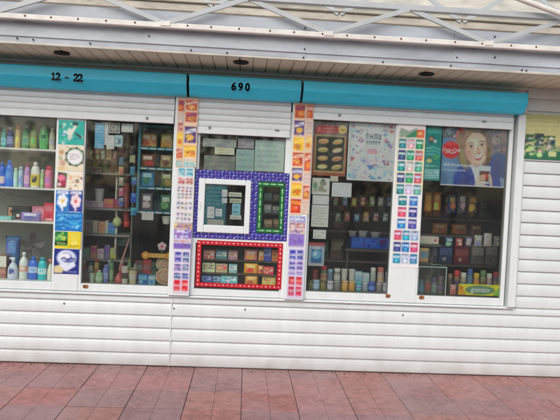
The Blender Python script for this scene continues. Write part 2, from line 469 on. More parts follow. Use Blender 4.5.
# interior shell
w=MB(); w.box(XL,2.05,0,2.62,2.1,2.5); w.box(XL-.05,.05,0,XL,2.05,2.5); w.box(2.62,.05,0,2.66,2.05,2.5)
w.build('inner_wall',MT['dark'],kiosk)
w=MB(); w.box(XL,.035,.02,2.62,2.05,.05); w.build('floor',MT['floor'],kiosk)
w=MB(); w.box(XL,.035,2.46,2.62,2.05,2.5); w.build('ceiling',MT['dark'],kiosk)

YF0,YF1=-.028,.035                   # window frames front/back
def frame_ring(b,x0,z0,x1,z1,wl,wr,wb,wt,ya,yb,bev=.003):
    b.box(x0,ya,z0,x0+wl,yb,z1,bev=bev); b.box(x1-wr,ya,z0,x1,yb,z1,bev=bev)
    b.box(x0+wl,ya+.001,z0,x1-wr,yb,z0+wb,bev=bev); b.box(x0+wl,ya+.001,z1-wt,x1-wr,yb,z1,bev=bev)
def window(x0,x1,z1=2.24,z0=ZS+.006,zg=ZG,name='window',wl=.03,wr=.03,label=None):
    b=MB(); frame_ring(b,x0,z0,x1,z1,wl,wr,zg-z0,.05,YF0,YF1)
    f=b.build(name,MT['pvc'],kiosk)
    if label: f['label']=label
    g=MB(); g.box(x0+wl-.004,-.012,zg-.004,x1-wr+.004,-.007,z1-.046)
    g.build('pane',MT['glass'],f)
    return f
# glass edges measured at mid height, frames run in behind the sticker posts
G1=(XL+.02,px(55)); G2=(px(84.3),px(171.4)); G3=(px(309.6),px(391.5)); G4=(px(421),px(504.2))
window(G1[0],G1[1]+.02,wr=.02)
window(G2[0]-.035,G2[1]+.03,wl=.035)
window(G3[0]-.03,G3[1]+.03)
window(G4[0]-.03,G4[1]+.034,wr=.034)
# white posts between the windows (carry the stickers)
PY=-.034
def post(x0,x1,front=PY,z0=ZS+.006,z1=2.25):
    b=MB(); b.box(x0,front,z0,x1,.05,z1,bev=.004); return b.build('post',MT['pvc'],kiosk)
post(px(56.6),px(81.6)); post(px(393.2),px(419.3))
# service window: outer frame, top light, hatch, right light, low light
sx0,sx1=px(193.5),px(286.8)
b=MB(); frame_ring(b,sx0-.02,ZS+.006,sx1+.02,2.2,.055,.055,.055,.04,YF0,YF1)
zc=at(240,175,0).z; ze=at(240,239,0).z
b.box(sx0+.035,YF0+.002,zc-.035,sx1-.035,YF1,zc+.004,bev=.003)
b.box(sx0+.035,YF0+.002,ze-.045,sx1-.035,YF1,ze+.03,bev=.003)
xm=px(253.7); b.box(xm-.035,YF0+.003,ze+.03,xm+.035,YF1,zc-.035,bev=.003)
sf=b.build('window',MT['pvc'],kiosk); sf['label']='narrow service window with a hatch in its middle'
for q in ((sx0+.03,zc,sx1-.03,2.16),(xm+.03,ze+.02,sx1-.03,zc-.03),(sx0+.03,ZS+.05,sx1-.03,ze-.03)):
    g=MB(); g.box(q[0],-.012,q[1],q[2],-.007,q[3]); g.build('pane',MT['glass'],sf)
hx0,hz0,hx1,hz1=rect(198.2,179.3,250.2,233.2,-.045)
ix0,iz0,ix1,iz1=rect(204.6,184.8,244.8,225.6,-.045)
b=MB(); b.box(hx0,-.052,hz0,ix0,.0,hz1,bev=.005); b.box(ix1,-.052,hz0,hx1,.0,hz1,bev=.005)
b.box(ix0,-.050,hz0,ix1,.0,iz0,bev=.005); b.box(ix0,-.050,iz1,ix1,.0,hz1,bev=.005)
hatch=b.build('service_hatch',MT['pvc'],kiosk)
g=MB(); g.box(ix0-.004,-.044,iz0-.004,ix1+.004,-.040,iz1+.004); g.build('pane',MT['glass'],hatch)
g=MB(); g.box(hx0+.012,-.058,(hz0+hz1)/2-.03,hx0+.022,-.051,(hz0+hz1)/2+.03,bev=.002); g.build('handle',MT['pvc'],hatch)

# roller shutters and their boxes
YB=-.20
edges=[(XL,px(187.6,82,YB)-.006),(px(188.9,82,YB)+.001,px(302,95,YB)-.006),(px(303.2,95,YB)+.001,px(527.2,103,YB))]
ZBT=(at(0,64,YB).z+at(527,92,YB).z)/2; ZBB=(at(0,89,-.10).z+at(525,112,-.10).z)/2
h_=ZBT-ZBB
boxes=[]
for k,(a,c) in enumerate(edges):
    b=MB(); pr=[(0.0,ZBT),(YB+.012,ZBT),(YB+.003,ZBT-.003),(YB,ZBT-.012),(YB,ZBB+.082),(YB+.003,ZBB+.073),(YB+.058,ZBB+.014),(YB+.075,ZBB+.004),(YB+.09,ZBB),(-.09,ZBB-.001),(0,ZBB-.001)]
    b.extrude_x(pr,a,c)
    o=b.build('shutter_box',MT['aqua'],kiosk)
    o['label']=['aqua shutter box numbered 12 - 22','short aqua shutter box numbered 690','long aqua shutter box without a number'][k]
    boxes.append(o)
    e=MB(); cap=[(p[0]*1.012-.001 if p[0]<-.001 else p[0], (p[1]-ZBB-h_/2)*1.02+ZBB+h_/2) for p in pr]
    e.extrude_x(cap,c-.003,c+.004); e.build('end_cap',MT['aqua'] if k==2 else MT['black'],o)
def shutter(x0,x1,zb,Y=-.052,locks=()):
    b=MB(); z=ZBB+.02; pitch=.0515
    n=int(round((z-zb-.06)/pitch)); z=zb+.058
    for k in range(n+1):
        a=z+k*pitch
        b.open_x([(Y+.006,a),(Y-.001,a+.003),(Y-.005,a+.012),(Y-.006,a+.026),(Y-.005,a+.040),(Y-.001,a+.049),(Y+.006,a+pitch)],x0,x1)
    b.box(x0,Y+.006,zb+.05,x1,Y+.012,ZBB+.03)
    s=b.build('roller_shutter',MT['shutter'],kiosk)
    b=MB(); b.box(x0+.002,Y-.010,zb,x1-.002,Y+.014,zb+.058,bev=.004); r=b.build('bottom_rail',MT['pvc'],s)
    for (a,c,kind) in locks:
        p=at(a,c,Y-.012); l=MB()
        if kind=='latch':
            l.box(p.x-.016,p.y-.008,p.z-.006,p.x+.012,p.y,p.z+.006,bev=.002); l.box(p.x+.008,p.y-.014,p.z-.003,p.x+.02,p.y-.002,p.z+.003)
        else:
            rows=[[(p.x+rr*math.cos(2*PI*j/14),p.y-yy,p.z+rr*math.sin(2*PI*j/14)) for j in range(14)] for rr,yy in((.012,-.004),(.012,.004),(.007,.006),(.007,.003))]
            l.grid(rows,(90,90,90),close=True); l.face(rows[-1],(30,30,30))
        l.build('lock',MT['steel'],r)
    return s
zs1=at(100,120,-.06).z; zs2=(at(205,134,-.06).z+at(280,137,-.06).z)/2; zs3=(at(312,120.3,-.06).z+at(505,128.3,-.06).z)/2
shutter(XL,px(174.5,110,-.05),zs1,locks=((147,118.2,'knob'),))
shutter(px(196.5,120,-.05),px(290.6,120,-.05),zs2,locks=((209.6,127.6,'knob'),(277,130.2,'latch')))
shutter(px(311,115,-.05),px(513.5,115,-.05),zs3,locks=((339.5,115.2,'knob'),(484,121.5,'latch')))
# guide channels
for (a,c,zb) in ((px(173.2,190),px(194,190),ZS+.004),(px(288.6,190),px(307.8,190),ZS+.004),(XE-.045,XE+.02,ZS+.004)):
    b=MB(); b.box(a,-.068,zb,c,.04,ZBB+.004,bev=.004)
    if c>2: b.box(a+.018,-.070,zb,a+.022,-.067,ZBB)
    b.build('guide_rail',MT['pvc'],kiosk)
# little rusty latches on the window frames and dark bolts at the sill
for a,c in((85.5,286.3),(388,295.8),(421.5,297.3)):
    p=at(a,c,YF0); b=MB(); b.box(p.x-.022,YF0-.008,p.z-.014,p.x+.022,YF0+.002,p.z+.014,(170,110,70),bev=.003)
    b.box(p.x-.012,YF0-.014,p.z-.006,p.x+.004,YF0-.006,p.z+.006,(110,60,35)); b.build('latch',material('copper_latch',None,.5,attr=True,noise=.4,nscale=90) if 'copper_latch' not in bpy.data.materials else bpy.data.materials['copper_latch'],kiosk)
for a,c in((180.5,293.3),(294.3,298.3)):
    p=at(a,c,-.05); b=MB(); b.lathe([(.008,-.008),(.010,-.004),(.010,.004),(.006,.009)],p.x,-.055,10,z0=p.z); b.build('bolt',MT['black'],kiosk)

# painted house numbers: strokes with serifs
def strokes(b,segs,org,sc,Y,w=.23):
    for s_ in segs:
        for p,q in zip(s_,s_[1:]):
            P=Vector((org[0]+p[0]*sc,Y,org[1]+p[1]*sc)); Q=Vector((org[0]+q[0]*sc,Y,org[1]+q[1]*sc))
            d=(Q-P).normalized()*w*sc*.35
            b.bar(P-d,Q+d,w*sc,.0008)
def arc(cx,cy,rx,ry,a0,a1,n=10): return [(cx+rx*math.cos(math.radians(a0+(a1-a0)*k/n)),cy+ry*math.sin(math.radians(a0+(a1-a0)*k/n))) for k in range(n+1)]
GL={'1':[[(.12,.78),(.32,.95),(.32,.05)],[(.1,.03),(.54,.03)]],
    '2':[arc(.3,.7,.22,.25,165,-20)+[(.08,.06)],[(.06,.04),(.56,.04)],[(.56,.04),(.58,.18)]],
    '-':[[(.1,.42),(.5,.42)]],
    '6':[arc(.32,.3,.22,.26,0,360,14),[(.1,.33),(.16,.66),(.34,.92),(.48,.95)]],
    '9':[arc(.32,.7,.22,.25,0,360,14),[(.54,.67),(.48,.34),(.3,.08),(.16,.05)]],
    '0':[arc(.32,.5,.22,.46,0,360,18)]}
def number(txt,x0,y0,x1,y1,parent):
    Rr=rect(x0,y0,x1,y1,YB); sc=Rr[3]-Rr[1]; n=len(txt); adv=(Rr[2]-Rr[0]-.6*sc)/(n-1)
    for k,ch in enumerate(txt):
        if ch in GL: b=MB(); strokes(b,GL[ch],(Rr[0]+k*adv,Rr[1]),sc,YB-.001); b.build('digit' if ch!='-' else 'dash',MT['black'],parent)
number('12 - 22',51.5,73.6,82,80.6,boxes[0])
number('690',231.5,83.2,249.5,90.3,boxes[1])

# ================================================================== roof edge over the kiosk
canopy=thing('roof_eave',(.1,-.3,2.5),'metal roof edge with cream soffit, blue grey fascia and steel lattice over the kiosk','roof')
YE=-.55; ZE=2.525; CX0,CX1=-4.2,5.2
b=MB(); x=CX0; pitch=.1045
while x<CX1:
    b.box(x+.005,YE+.012,ZE,x+pitch-.005,.03,ZE+.014,bev=.003); b.box(x-.005,YE+.012,ZE+.012,x+.005,.03,ZE+.014)
    x+=pitch
b.box(XL,.034,ZE+.001,CX1,2.4,ZE+.013)
soff=b.build('soffit',MT['soffit'],canopy)
for a,c in((62,52.2),(241,61.6),(426.5,73.3)):
    p=atz(a,c,ZE); b=MB(); n=22
    b.lathe([(.060,-.004),(.060,-.012),(.048,-.014),(.046,-.006),(.020,-.004)],p.x,p.y,n,(40,34,30),z0=ZE); b.build('downlight',MT['black'],canopy)
zfl=at(280,56.5,YE).z                           # fold of the lower flange
zft=at(250,17,YE).z
b=MB(); b.extrude_x([(YE+.02,ZE-.003),(YE-.006,ZE-.006),(YE-.010,ZE-.002),(YE-.010,ZE+.010),(YE-.004,ZE+.014),(YE+.02,ZE+.014)],CX0,CX1)
b.build('drip_edge',MT['cream'],canopy)
zfo=(at(0,34,YE).z+at(280,51.5,YE).z+at(500,66,YE).z)/3
seams=[CX0,at(148,30,YE).x-.02,at(304,45,YE).x,at(455,50,YE).x,at(491,50,YE).x,CX1]
b=MB()
for k in range(5):
    o_=-.004*(k%2); a=seams[k]-(.012 if k%2 else 0); c=seams[k+1]+(.012 if k%2 else 0)
    b.open_x([(YE-.004+o_,ZE+.013),(YE-.004+o_,zfo-.006),(YE-.014+o_,zfo),(YE-.010+o_,zfo+.006),(YE-.002+o_,zfo+.10),(YE+o_,zft),(YE+.05,zft+.02)],a,c)
    if k%2: b.box(a,YE-.010,zfo+.012,a+.001,YE,zft)
fas=b.build('fascia',MT['zinc'],canopy)
def dome(p,r,mat,par,name='bolt',d=.006):
    m=MB(); rows=[[(p[0]+rr*math.cos(2*PI*j/8),p[1]-yy,p[2]+rr*math.sin(2*PI*j/8)) for j in range(8)] for rr,yy in((r,-.004),(r,d*.5),(r*.6,d))]
    m.grid(rows,(40,36,34),close=True); m.face(rows[-1],(40,36,34)); return m.build(name,mat,par)
for a,c in((17,38),(33,39.5),(90,43.2),(191,50),(227,52.6),(303.5,57.4),(383,61.8),(451,65.6),(522,70),(526.5,70.6),(149,36),(304.5,49),(305,28),(457,57.4),(495,57.2),(495,36.6)):
    dome(at(a,c,YE-.014),.006,MT['black'],fas,'rivet')
YR=-.60
def lineZ(pts,Y): return sum(at(a,c,Y).z for a,c in pts)/len(pts)
zr=lineZ(((0,13.2),(140,23),(280,33.6),(420,43.4),(556,50.5)),YR)
b=MB(); b.box(CX0,YR-.02,zr-.021,CX1,YR+.022,zr+.021,bev=.006); rail=b.build('lower_chord',MT['rail'],canopy)
for k,a in enumerate((25,51,78,106,135,163,187.5,211,239,270,294,322.5,347,374.5,401,426,455,482,511,536)):
    dome((at(a,13+a*.0685,YR-.02).x,YR-.021,zr+.006),.0072,MT['rust'],rail,d=.004)
# front lattice
nodesB=[at(-7,12,YR).x,at(166,22,YR).x,at(328.5,33.5,YR).x,at(488,44.5,YR).x]
nodesB.append(nodesB[-1]+(nodesB[-1]-nodesB[0])/3); nodesB.insert(0,nodesB[0]-(nodesB[3]-nodesB[1])/2)
zt=at(411,9.5,YR).z
zt=(zt+at(250,-.5,YR).z)/2
tops=[(p+q)/2 for p,q in zip(nodesB,nodesB[1:])]
b=MB(); b.box(CX0,YR-.018,zt-.012,CX1,YR+.02,zt+.034,bev=.005); b.build('upper_chord',MT['brace'],canopy)
for k,tx in enumerate(tops):
    for s_,bx in((-1,nodesB[k]),(1,nodesB[k+1])):
        b=MB(); yb=YR+.006*s_; b.bar((tx+s_*.012,yb-.012,zt-.002),(bx-s_*.012,yb-.012,zr+.02),.034,.006)
        # angle iron: second leg
        b.bar((tx+s_*.012,yb,zt-.014),(bx-s_*.012,yb,zr+.008),.006,.024)
        b.build('brace',MT['brace'],canopy)
for bx in nodesB:
    b=MB(); b.box(bx-.035,YR-.026,zr-.006,bx+.035,YR-.0205,zr+.03,bev=.002); b.build('gusset',MT['rail'],canopy)
# rear lattice standing further in over the roof
Y2=.75
z2=lineZ(((212,5.5),(339,13.5),(461,21)),Y2)
b=MB(); b.box(CX0,Y2-.02,z2-.075,CX1,Y2+.02,z2-.002,bev=.004); b.build('rear_chord',MT['tan'],canopy)
b=MB(); b.box(CX0,Y2-.035,z2-.001,CX1,Y2+.01,z2+.012); b.box(CX0,Y2-.026,z2-.092,CX1,Y2+.01,z2-.077); b.build('chord_shadow_bar',MT['chordshade'],canopy)  # thin dark bars standing in for the shadow lines along the chord
r1,r2=at(339,12,Y2).x,at(461,19.5,Y2).x; st=r2-r1
for k in range(-3,4):
    xb=r1+k*st
    for s_ in(-1,1):
        b=MB(); b.bar((xb+s_*.01,Y2-.03,z2-.01),(xb+s_*st/2,Y2-.03,z2+.36),.04,.008); b.build('brace',MT['brace'],canopy)
b=MB(); b.box(CX0,Y2-.02,z2+.33,CX1,Y2+.02,z2+.39,bev=.004); b.build('rear_chord',MT['tan'],canopy)
# white pipe slanting across the top right
p=at(512,-4,YR-.07); q=at(566,16,YR-.07)
d=(q-p).normalized(); b=MB(); b.tube([p-d*.8,q+d*1.2],.021,10); b.build('pipe',MT['rail'],canopy)
# cream steel wall of the hall standing behind the kiosk roof
hall=thing('hall_wall',(.1,1.2,2.5),'cream ribbed upper wall of the market hall behind the steel lattice','wall')
b=MB(); z=2.45
while z<5.2:
    b.open_x([(1.2,z),(1.10,z+.004),(1.09,z+.014),(1.13,z+.10),(1.17,z+.19),(1.19,z+.205),(1.2,z+.21)],-6,7); z+=.21
b.box(-6,1.21,2.45,7,1.25,5.2)
b.build('wall_panel',MT['cream'],hall)
# kiosk roof deck seen edge on above the fascia
b=MB(); b.box(XL,YE+.05,zft-.02,CX1,1.15,zft-.005); b.build('roof_deck',MT['zinc'],canopy)

# trees added out of view to darken what the panes mirror
rg=random.Random(77); b=MB()
for k in range(15):
    cx=-15+k*2.1+rg.uniform(-.6,.6); cy=-15.5+rg.uniform(-1,1); hh=rg.uniform(3.6,6.2); rr=rg.uniform(.9,1.6)
    b.tube([(cx,cy,0),(cx+.1,cy,hh*.35),(cx,cy+.1,hh*.7)],.14,8,(70,58,46),r2=.05)
    for q in range(420):
        a=rg.uniform(0,2*PI); e=rg.uniform(-1,1); rad=rg.random()**.4
        p=Vector((cx+rr*rad*math.cos(a)*math.sqrt(1-e*e),cy+rr*rad*math.sin(a)*math.sqrt(1-e*e),hh*.6+hh*.42*e*rad)); s_=rg.uniform(.10,.22)
        u=Vector((rg.uniform(-1,1),rg.uniform(-1,1),rg.uniform(-1,1))).normalized()*s_; w=u.cross(Vector((rg.uniform(-1,1),rg.uniform(-1,1),rg.uniform(-1,1)))).normalized()*s_*.6
        b.face([p-u,p-w,p+u,p+w],jit((62,84,44),16,rg))
tag(b.build('reflection_trees',MT['board']),kind='stuff')

# sand, crumbs and leaf bits gathered along the foot of the wall
rg=random.Random(90); b=MB()
for k in range(900):
    x=rg.uniform(-2.6,3.3); y=-.03-abs(rg.gauss(0,.05)) if k<650 else -rg.uniform(.02,1.3); r=rg.uniform(.0015,.006 if k<650 else .004); a=rg.uniform(0,3); z=-.003
    c=jit(rg.choice([(70,56,46),(96,80,64),(50,44,38),(120,100,70),(84,64,40)]),10,rg)
    q=[(x+r*math.cos(a+2*PI*j/5)*rg.uniform(.6,1.4),y+r*math.sin(a+2*PI*j/5),z) for j in range(5)]; t=(x,y,z+r*.6)
    for j in range(5): b.face([q[j],q[(j+1)%5],t],c)
tag(b.build('grit',MT['board']),kind='stuff')
# ================================================================== printed tapes round the service window
WHT=(232,230,226)
def tape(name,label,R,rw,base,motif,cols,Y,step):
    """ring of printed tape: outer rect R, widths rw=(left,right,bottom,top)"""
    x0,z0,x1,z1=R; l,r,bt,t=rw; b=MB(); d=.0012
    for q in ((x0,z0,x0+l,z1),(x1-r,z0,x1,z1),(x0+l,z0,x1-r,z0+bt),(x0+l,z1-t,x1-r,z1)):
        if q[2]-q[0]>.001 and q[3]-q[1]>.001: b.box(q[0],Y,q[1],q[2],Y+d,q[3],base)
    y=Y-.0005
    def mark(cx,cz,w,k,hor):
        c=cols[k%len(cols)]
        if motif=='slash':
            w*=.30; 
            b.face([(cx-w*1.3,y,cz-w*.9),(cx-w*.3,y,cz-w*.9),(cx+w*1.3,y,cz+w*.9),(cx+w*.3,y,cz+w*.9)],c)
            b.face([(cx-w*.9,y,cz+w*.6),(cx-w*.2,y,cz+w*.6),(cx-w*.2,y,cz+w*1.0),(cx-w*.9,y,cz+w*1.0)],cols[(k+1)%len(cols)])
        elif motif=='dash':
            w*=.17; a,e=(w*(1.3 if hor else .8),w*(.8 if hor else 1.3))
            b.face([(cx-a,y,cz-e),(cx+a,y,cz-e),(cx+a,y,cz+e),(cx-a,y,cz+e)],c)
        else:
            n=10; b.face([(cx+w*(.26 if hor else .15)*math.cos(2*PI*j/n),y,cz+w*(.14 if hor else .24)*math.sin(2*PI*j/n)) for j in range(n)],c)
    k=0
    if t>.001:
        x=x0+step*.5
        while x<x1-.01: mark(x,z1-t/2,t,k,True); x+=step; k+=1
    if bt>.001:
        x=x0+step*.5
        while x<x1-.01: mark(x,z0+bt/2,bt,k,True); x+=step; k+=1
    for xx,wd in((x0+l/2,l),(x1-r/2,r)):
        z=z0+bt+step*.5
        while z<z1-t-.01: mark(xx,z,wd,k,False); z+=step; k+=1
    o=b.build(name,MT['gloss'],None,origin=((x0+x1)/2,Y,z0)); return tag(o,label,'border tape')
YTp=-.0325
A=rect(194.3,171.3,288.3,239.5,YTp)
s1=mpp(240,205,YTp)
# indigo print fills the frame between hatch and green pane
tp=MB()
def slash_field(b,x0,z0,x1,z1,Y,rng):
    b.box(x0,Y,z0,x1,Y+.0012,z1,(56,48,140))
    nx=max(1,round((x1-x0)/.030)); nz=max(1,round((z1-z0)/.027)); dx=(x1-x0)/nx; dz=(z1-z0)/nz; y=Y-.0005
    for i in range(nx):
        for j in range(nz):
            cx=x0+(i+.5)*dx; cz=z0+(j+.5)*dz; w=min(dx,dz)*rng.uniform(.24,.36); cx+=rng.uniform(-.1,.1)*dx; cz+=rng.uniform(-.1,.1)*dz
            c=jit((196,202,232),26,rng) if (i+j)%2 else jit((128,130,200),26,rng)
            b.face([(cx-w*1.2,y,cz-w*.8),(cx-w*.3,y,cz-w*.8),(cx+w*1.2,y,cz+w*.7),(cx+w*.3,y,cz+w*.7)],c)
            if (i+j)%2==0: b.face([(cx-w*1.1,y,cz+w*.7),(cx-w*.4,y,cz+w*.7),(cx-w*.4,y,cz+w*1.1),(cx-w*1.1,y,cz+w*1.1)],(226,226,240))
gx0,gz0,gx1,gz1=rect(257.3,181.8,284.2,233.4,YTp)
rr=random.Random(2)
H=rect(198.2,179.3,250.2,233.2,YTp)
slash_field(tp,A[0],H[3]-.004,A[2],A[3],YTp,rr)
slash_field(tp,A[0],A[1],A[2],gz0-.002,YTp,rr)
slash_field(tp,A[0],gz0-.002,H[0]+.012,H[3]-.004,YTp,rr)
slash_field(tp,H[2]-.012,gz0-.002,gx0,H[3]-.004,YTp,rr)
slash_field(tp,gx1,gz0-.002,A[2],H[3]-.004,YTp,rr)
tag(tp.build('border_tape',MT['gloss'],None,origin=((A[0]+A[2])/2,YTp,A[1])),'indigo printed tape with slanting white marks framing the service hatch','border tape')
w4=5*s1
tape('border_tape','narrow green printed tape with white squares round the small right pane',(gx0,gz0,gx1,gz1),(w4,w4,w4,w4),(18,92,46),'dash',[(170,214,170),(60,150,90),(150,204,140)],YTp-.001,.021)
Rr=rect(196.6,241.6,282.2,288,YTp)
tape('border_tape','red printed tape with pale ovals round the low pane under the hatch',Rr,(4.3*s1,4.8*s1,4.2*s1,4.4*s1),(190,28,42),'oval',[(236,190,186),(226,150,150)],YTp-.001,.036)

# ================================================================== sticker strips on the guide rails
def bag_art(p,u0,v0,u1,v1,c1,c2,c3,rng):
    u0-=.06*(u0<.2); u1+=.05*(u1>.8)
    w=u1-u0; h=v1-v0
    p.poly([(u0+.02*w,v0),(u1-.02*w,v0),(u1-.05*w,v0+.5*h),(u1,v1),(u0,v1),(u0+.05*w,v0+.5*h)],jit(c1,14,rng))
    p.confetti(u0+.05*w,v0+.03*h,u1-.05*w,v0+.58*h,[c1,c3,jit(c3,50,rng),(120,50,40),jit(c1,50,rng)],16,.13*w,rng)
    t=rng.uniform(-.05,.08)
    p.poly([(u0+.08*w,v0+(.60-t)*h),(u1-.08*w,v0+(.64+t)*h),(u1-.1*w,v0+(.86+t)*h),(u0+.12*w,v0+(.82-t)*h)],c2)
    for k in range(4): p.rect(u0+(.16+.17*k)*w,v0+(.68+.02*t*k)*h,u0+(.27+.17*k)*w,v0+.79*h,jit(c1,26,rng))
    cx=u0+rng.uniform(.35,.65)*w; p.ell(cx,v0+.33*h,.30*w,c3,.2*h)
    p.confetti(cx-.27*w,v0+.15*h,cx+.27*w,v0+.5*h,[c3,jit(c3,60,rng),(240,226,180),jit(c1,40,rng)],12,.10*w,rng)
    p.rect(u0+.05*w,v1-.1*h,u1-.05*w,v1-.03*h,jit(c1,36,rng)); p.confetti(u0,v0,u1,v0+.12*h,[c1,c2,jit(c1,50,rng)],6,.08*w,rng)
def pack_art(p,u0,v0,u1,v1,c1,c2,rng):
    w=u1-u0; h=v1-v0
    p.rect(u0,v0,u1,v1,jit(c1,18,rng)); p.confetti(u0,v0,u1,v1,[c1,jit(c1,50,rng),jit(c2,30,rng)],9,.18*w,rng)
    vb=v0+rng.uniform(.38,.5)*h
    p.rect(u0+.1*w,vb,u1-.1*w,vb+.24*h,jit(c2,16,rng)); p.confetti(u0+.14*w,vb+.03*h,u1-.14*w,vb+.22*h,[c1,jit(c1,50,rng),(60,50,70)],6,.13*w,rng)
    p.rect(u0+.1*w,v0+.08*h,u1-.3*w,v0+.16*h,jit(c2,30,rng))
RO_=(206,62,40); PU=(70,52,128); YE_=(236,184,48); CRM=(236,206,170); LAV=(206,200,226)
def strip(R,Y,base,rows,label,name='sticker_strip',seed=1,edge=None):
    """rows: (v0px, v1px, kind, colours) in photo rows along the strip"""
    rng=random.Random(seed); p=Print(R,Y,base,.0016)
    return p,rng
def v_of(R,py,pxm,Y): return (at(pxm,py,Y).z-R[1])/(R[3]-R[1])
YS=-.0705
def make_strip(xt0,xt1,yt,yb,base,rows,label,seed,group=None):
    xm=(xt0+xt1)/2; R=rect(xt0,yt,xt1,yb,YS); rng=random.Random(seed); p=Print(R,YS,base,.0016)
    for (a,c,kind,cols) in rows:
        v1=v_of(R,a,xm,YS); v0=v_of(R,c,xm,YS)
        if kind=='bag': bag_art(p,.1,v0,.92,v1,*cols,rng)
        elif kind=='pack': pack_art(p,.14,v0,.86,v1,*cols,rng)
        elif kind=='two':
            pack_art(p,.08,v0,.46,v1,*cols,rng); pack_art(p,.54,v0,.92,v1,*cols,rng)
        elif kind=='text':
            n=max(1,int((c-a)/3.2))
            for k in range(n):
                vv=v1-(k+.7)*(v1-v0)/n
                for q in range(4): uq=.06+.225*q; p.rect(uq,vv-(v1-v0)/n*.2,uq+.18,vv+(v1-v0)/n*.55,jit((206,204,206),16,rng)); p.confetti(uq,vv-(v1-v0)/n*.18,uq+.18,vv+(v1-v0)/n*.5,[cols[q%len(cols)],jit(cols[(q+1)%len(cols)],50,rng),cols[q%len(cols)]],5,.07,rng)
        elif kind=='fill': p.rect(0.02,v0,.98,v1,cols[0]); p.confetti(.03,v0,.97,v1,[cols[0],cols[1],jit(cols[0],50,rng),jit(cols[1],50,rng)],34,.09,rng); p.scribble(.08,v0,.95,v1,max(1,int((c-a)/4)),cols[1],rng=rng)
    o=p.build('sticker_strip',MT['gloss']); return tag(o,label,'sticker',group)
OR=(214,112,58); BRN=(150,80,48); GRN=(80,140,80)
make_strip(183.9,197.2,98,167,CRM,[(100,110.5,'bag',(RO_,(240,232,214),(232,150,50))),(112,122,'bag',((196,70,50),(70,60,130),(226,150,70))),(126.5,143,'bag',(PU,(236,236,240),YE_)),(145.5,157,'bag',(YE_,(250,222,110),OR)),(159,162,'text',[(90,170,190),(210,190,150)]),(162.5,166.5,'two',((90,180,190),(225,235,230)))],'peach strip of four chip packet pictures on the post left of the hatch',3)
make_strip(176.9,183.5,98,167,(226,190,156),[(100,111,'bag',(RO_,(70,50,110),(232,150,50))),(113,124,'text',[(90,60,50),(190,70,60)]),(123,131,'pack',((180,70,60),(236,222,200))),(133,146,'bag',(YE_,(250,222,110),OR)),(149,158,'bag',((196,80,50),(236,210,190),OR)),(161,166,'two',((90,170,190),(225,235,230)))],'narrow peach strip of small packet pictures beside the second shop window top',4)
make_strip(176.2,193.6,168,222.4,(224,222,218),[(168.5,176,'two',((70,160,176),(230,236,232))),(178,184,'two',((190,70,66),(240,226,210))),(186,199,'text',[(60,60,66),(120,120,124),(170,60,56),(80,80,90)]),(201,210,'text',[(70,90,140),(60,60,70),(90,110,90),(120,120,130)]),(212,221,'text',[(60,60,70),(100,110,150),(70,70,76),(130,120,130)])],'white price strip with rows of tiny dark pictures on the post left of the hatch',5)
make_strip(173.9,191.4,223,249,(176,164,208),[(223.5,229,'fill',((226,186,110),(120,90,160))),(230,238,'fill',((126,110,186),(230,226,240))),(239,243,'fill',((222,214,222),(200,120,80))),(243.5,248.6,'fill',((136,112,190),(90,70,150)))],'lilac sticker with a yellow band on the post left of the hatch',6)
make_strip(173.1,189.6,250,293,(226,214,228),[(252,262,'two',((70,82,160),(206,214,236))),(264,271,'two',((96,84,156),(220,220,236))),(273,279,'two',((60,80,150),(190,206,230))),(280,291,'two',((206,40,50),(240,170,160)))],'low strip of paired blue and red packs left of the red taped pane',7)
# post right of the hatch
make_strip(292,303.6,103,215,CRM,[(104.5,118,'bag',(RO_,(70,50,110),(232,150,50))),(120.5,135,'bag',(PU,(236,236,240),YE_)),(137.5,150.5,'bag',(YE_,(250,224,110),OR)),(152.5,166,'bag',((202,66,44),(236,220,190),(236,150,60))),(168,181,'bag',((64,60,140),(236,236,240),YE_)),(183,196.5,'bag',(YE_,(250,224,110),(206,110,40))),(199,213,'bag',((206,60,44),(240,180,60),(226,96,50)))],'tall strip of seven chip packet pictures on the post right of the hatch',8)
make_strip(304.1,311.2,104,214,(228,196,164),[(105,118,'bag',(RO_,(240,220,200),(232,150,50))),(121,134,'text',[(80,60,110),(190,60,50),(60,50,50)]),(137,149,'bag',((226,180,90),(240,224,150),OR)),(153,171,'bag',((206,76,54),(240,214,190),(236,150,60))),(173,184,'text',[(190,60,54),(80,70,130),(206,170,60)]),(186,199,'bag',((206,70,50),(240,214,190),(226,180,80))),(201,212,'text',[(200,90,60),(220,180,90)])],'narrow strip of red packet pictures at the left edge of the third shop window',9)
make_strip(288.9,304.8,216,247,(206,196,218),[(216.5,222,'fill',((120,140,196),(230,220,220))),(223,228,'fill',((190,110,120),(236,220,200))),(229,233,'fill',((226,196,150),(130,90,150))),(234,246,'fill',((146,122,196),(100,84,164)))],'lilac and blue sticker on the post right of the hatch',10)
make_strip(287.6,303.4,248,298,(214,208,232),[(250,260,'two',((64,70,160),(206,210,236))),(261.5,270,'two',((86,76,160),(214,206,236))),(271.5,275,'two',((120,110,180),(220,214,236))),(276.5,285,'two',((200,40,48),(240,150,150))),(286.5,296,'two',((206,44,60),(206,180,196)))],'low strip of paired violet and red packs to the right of the red taped pane',11)

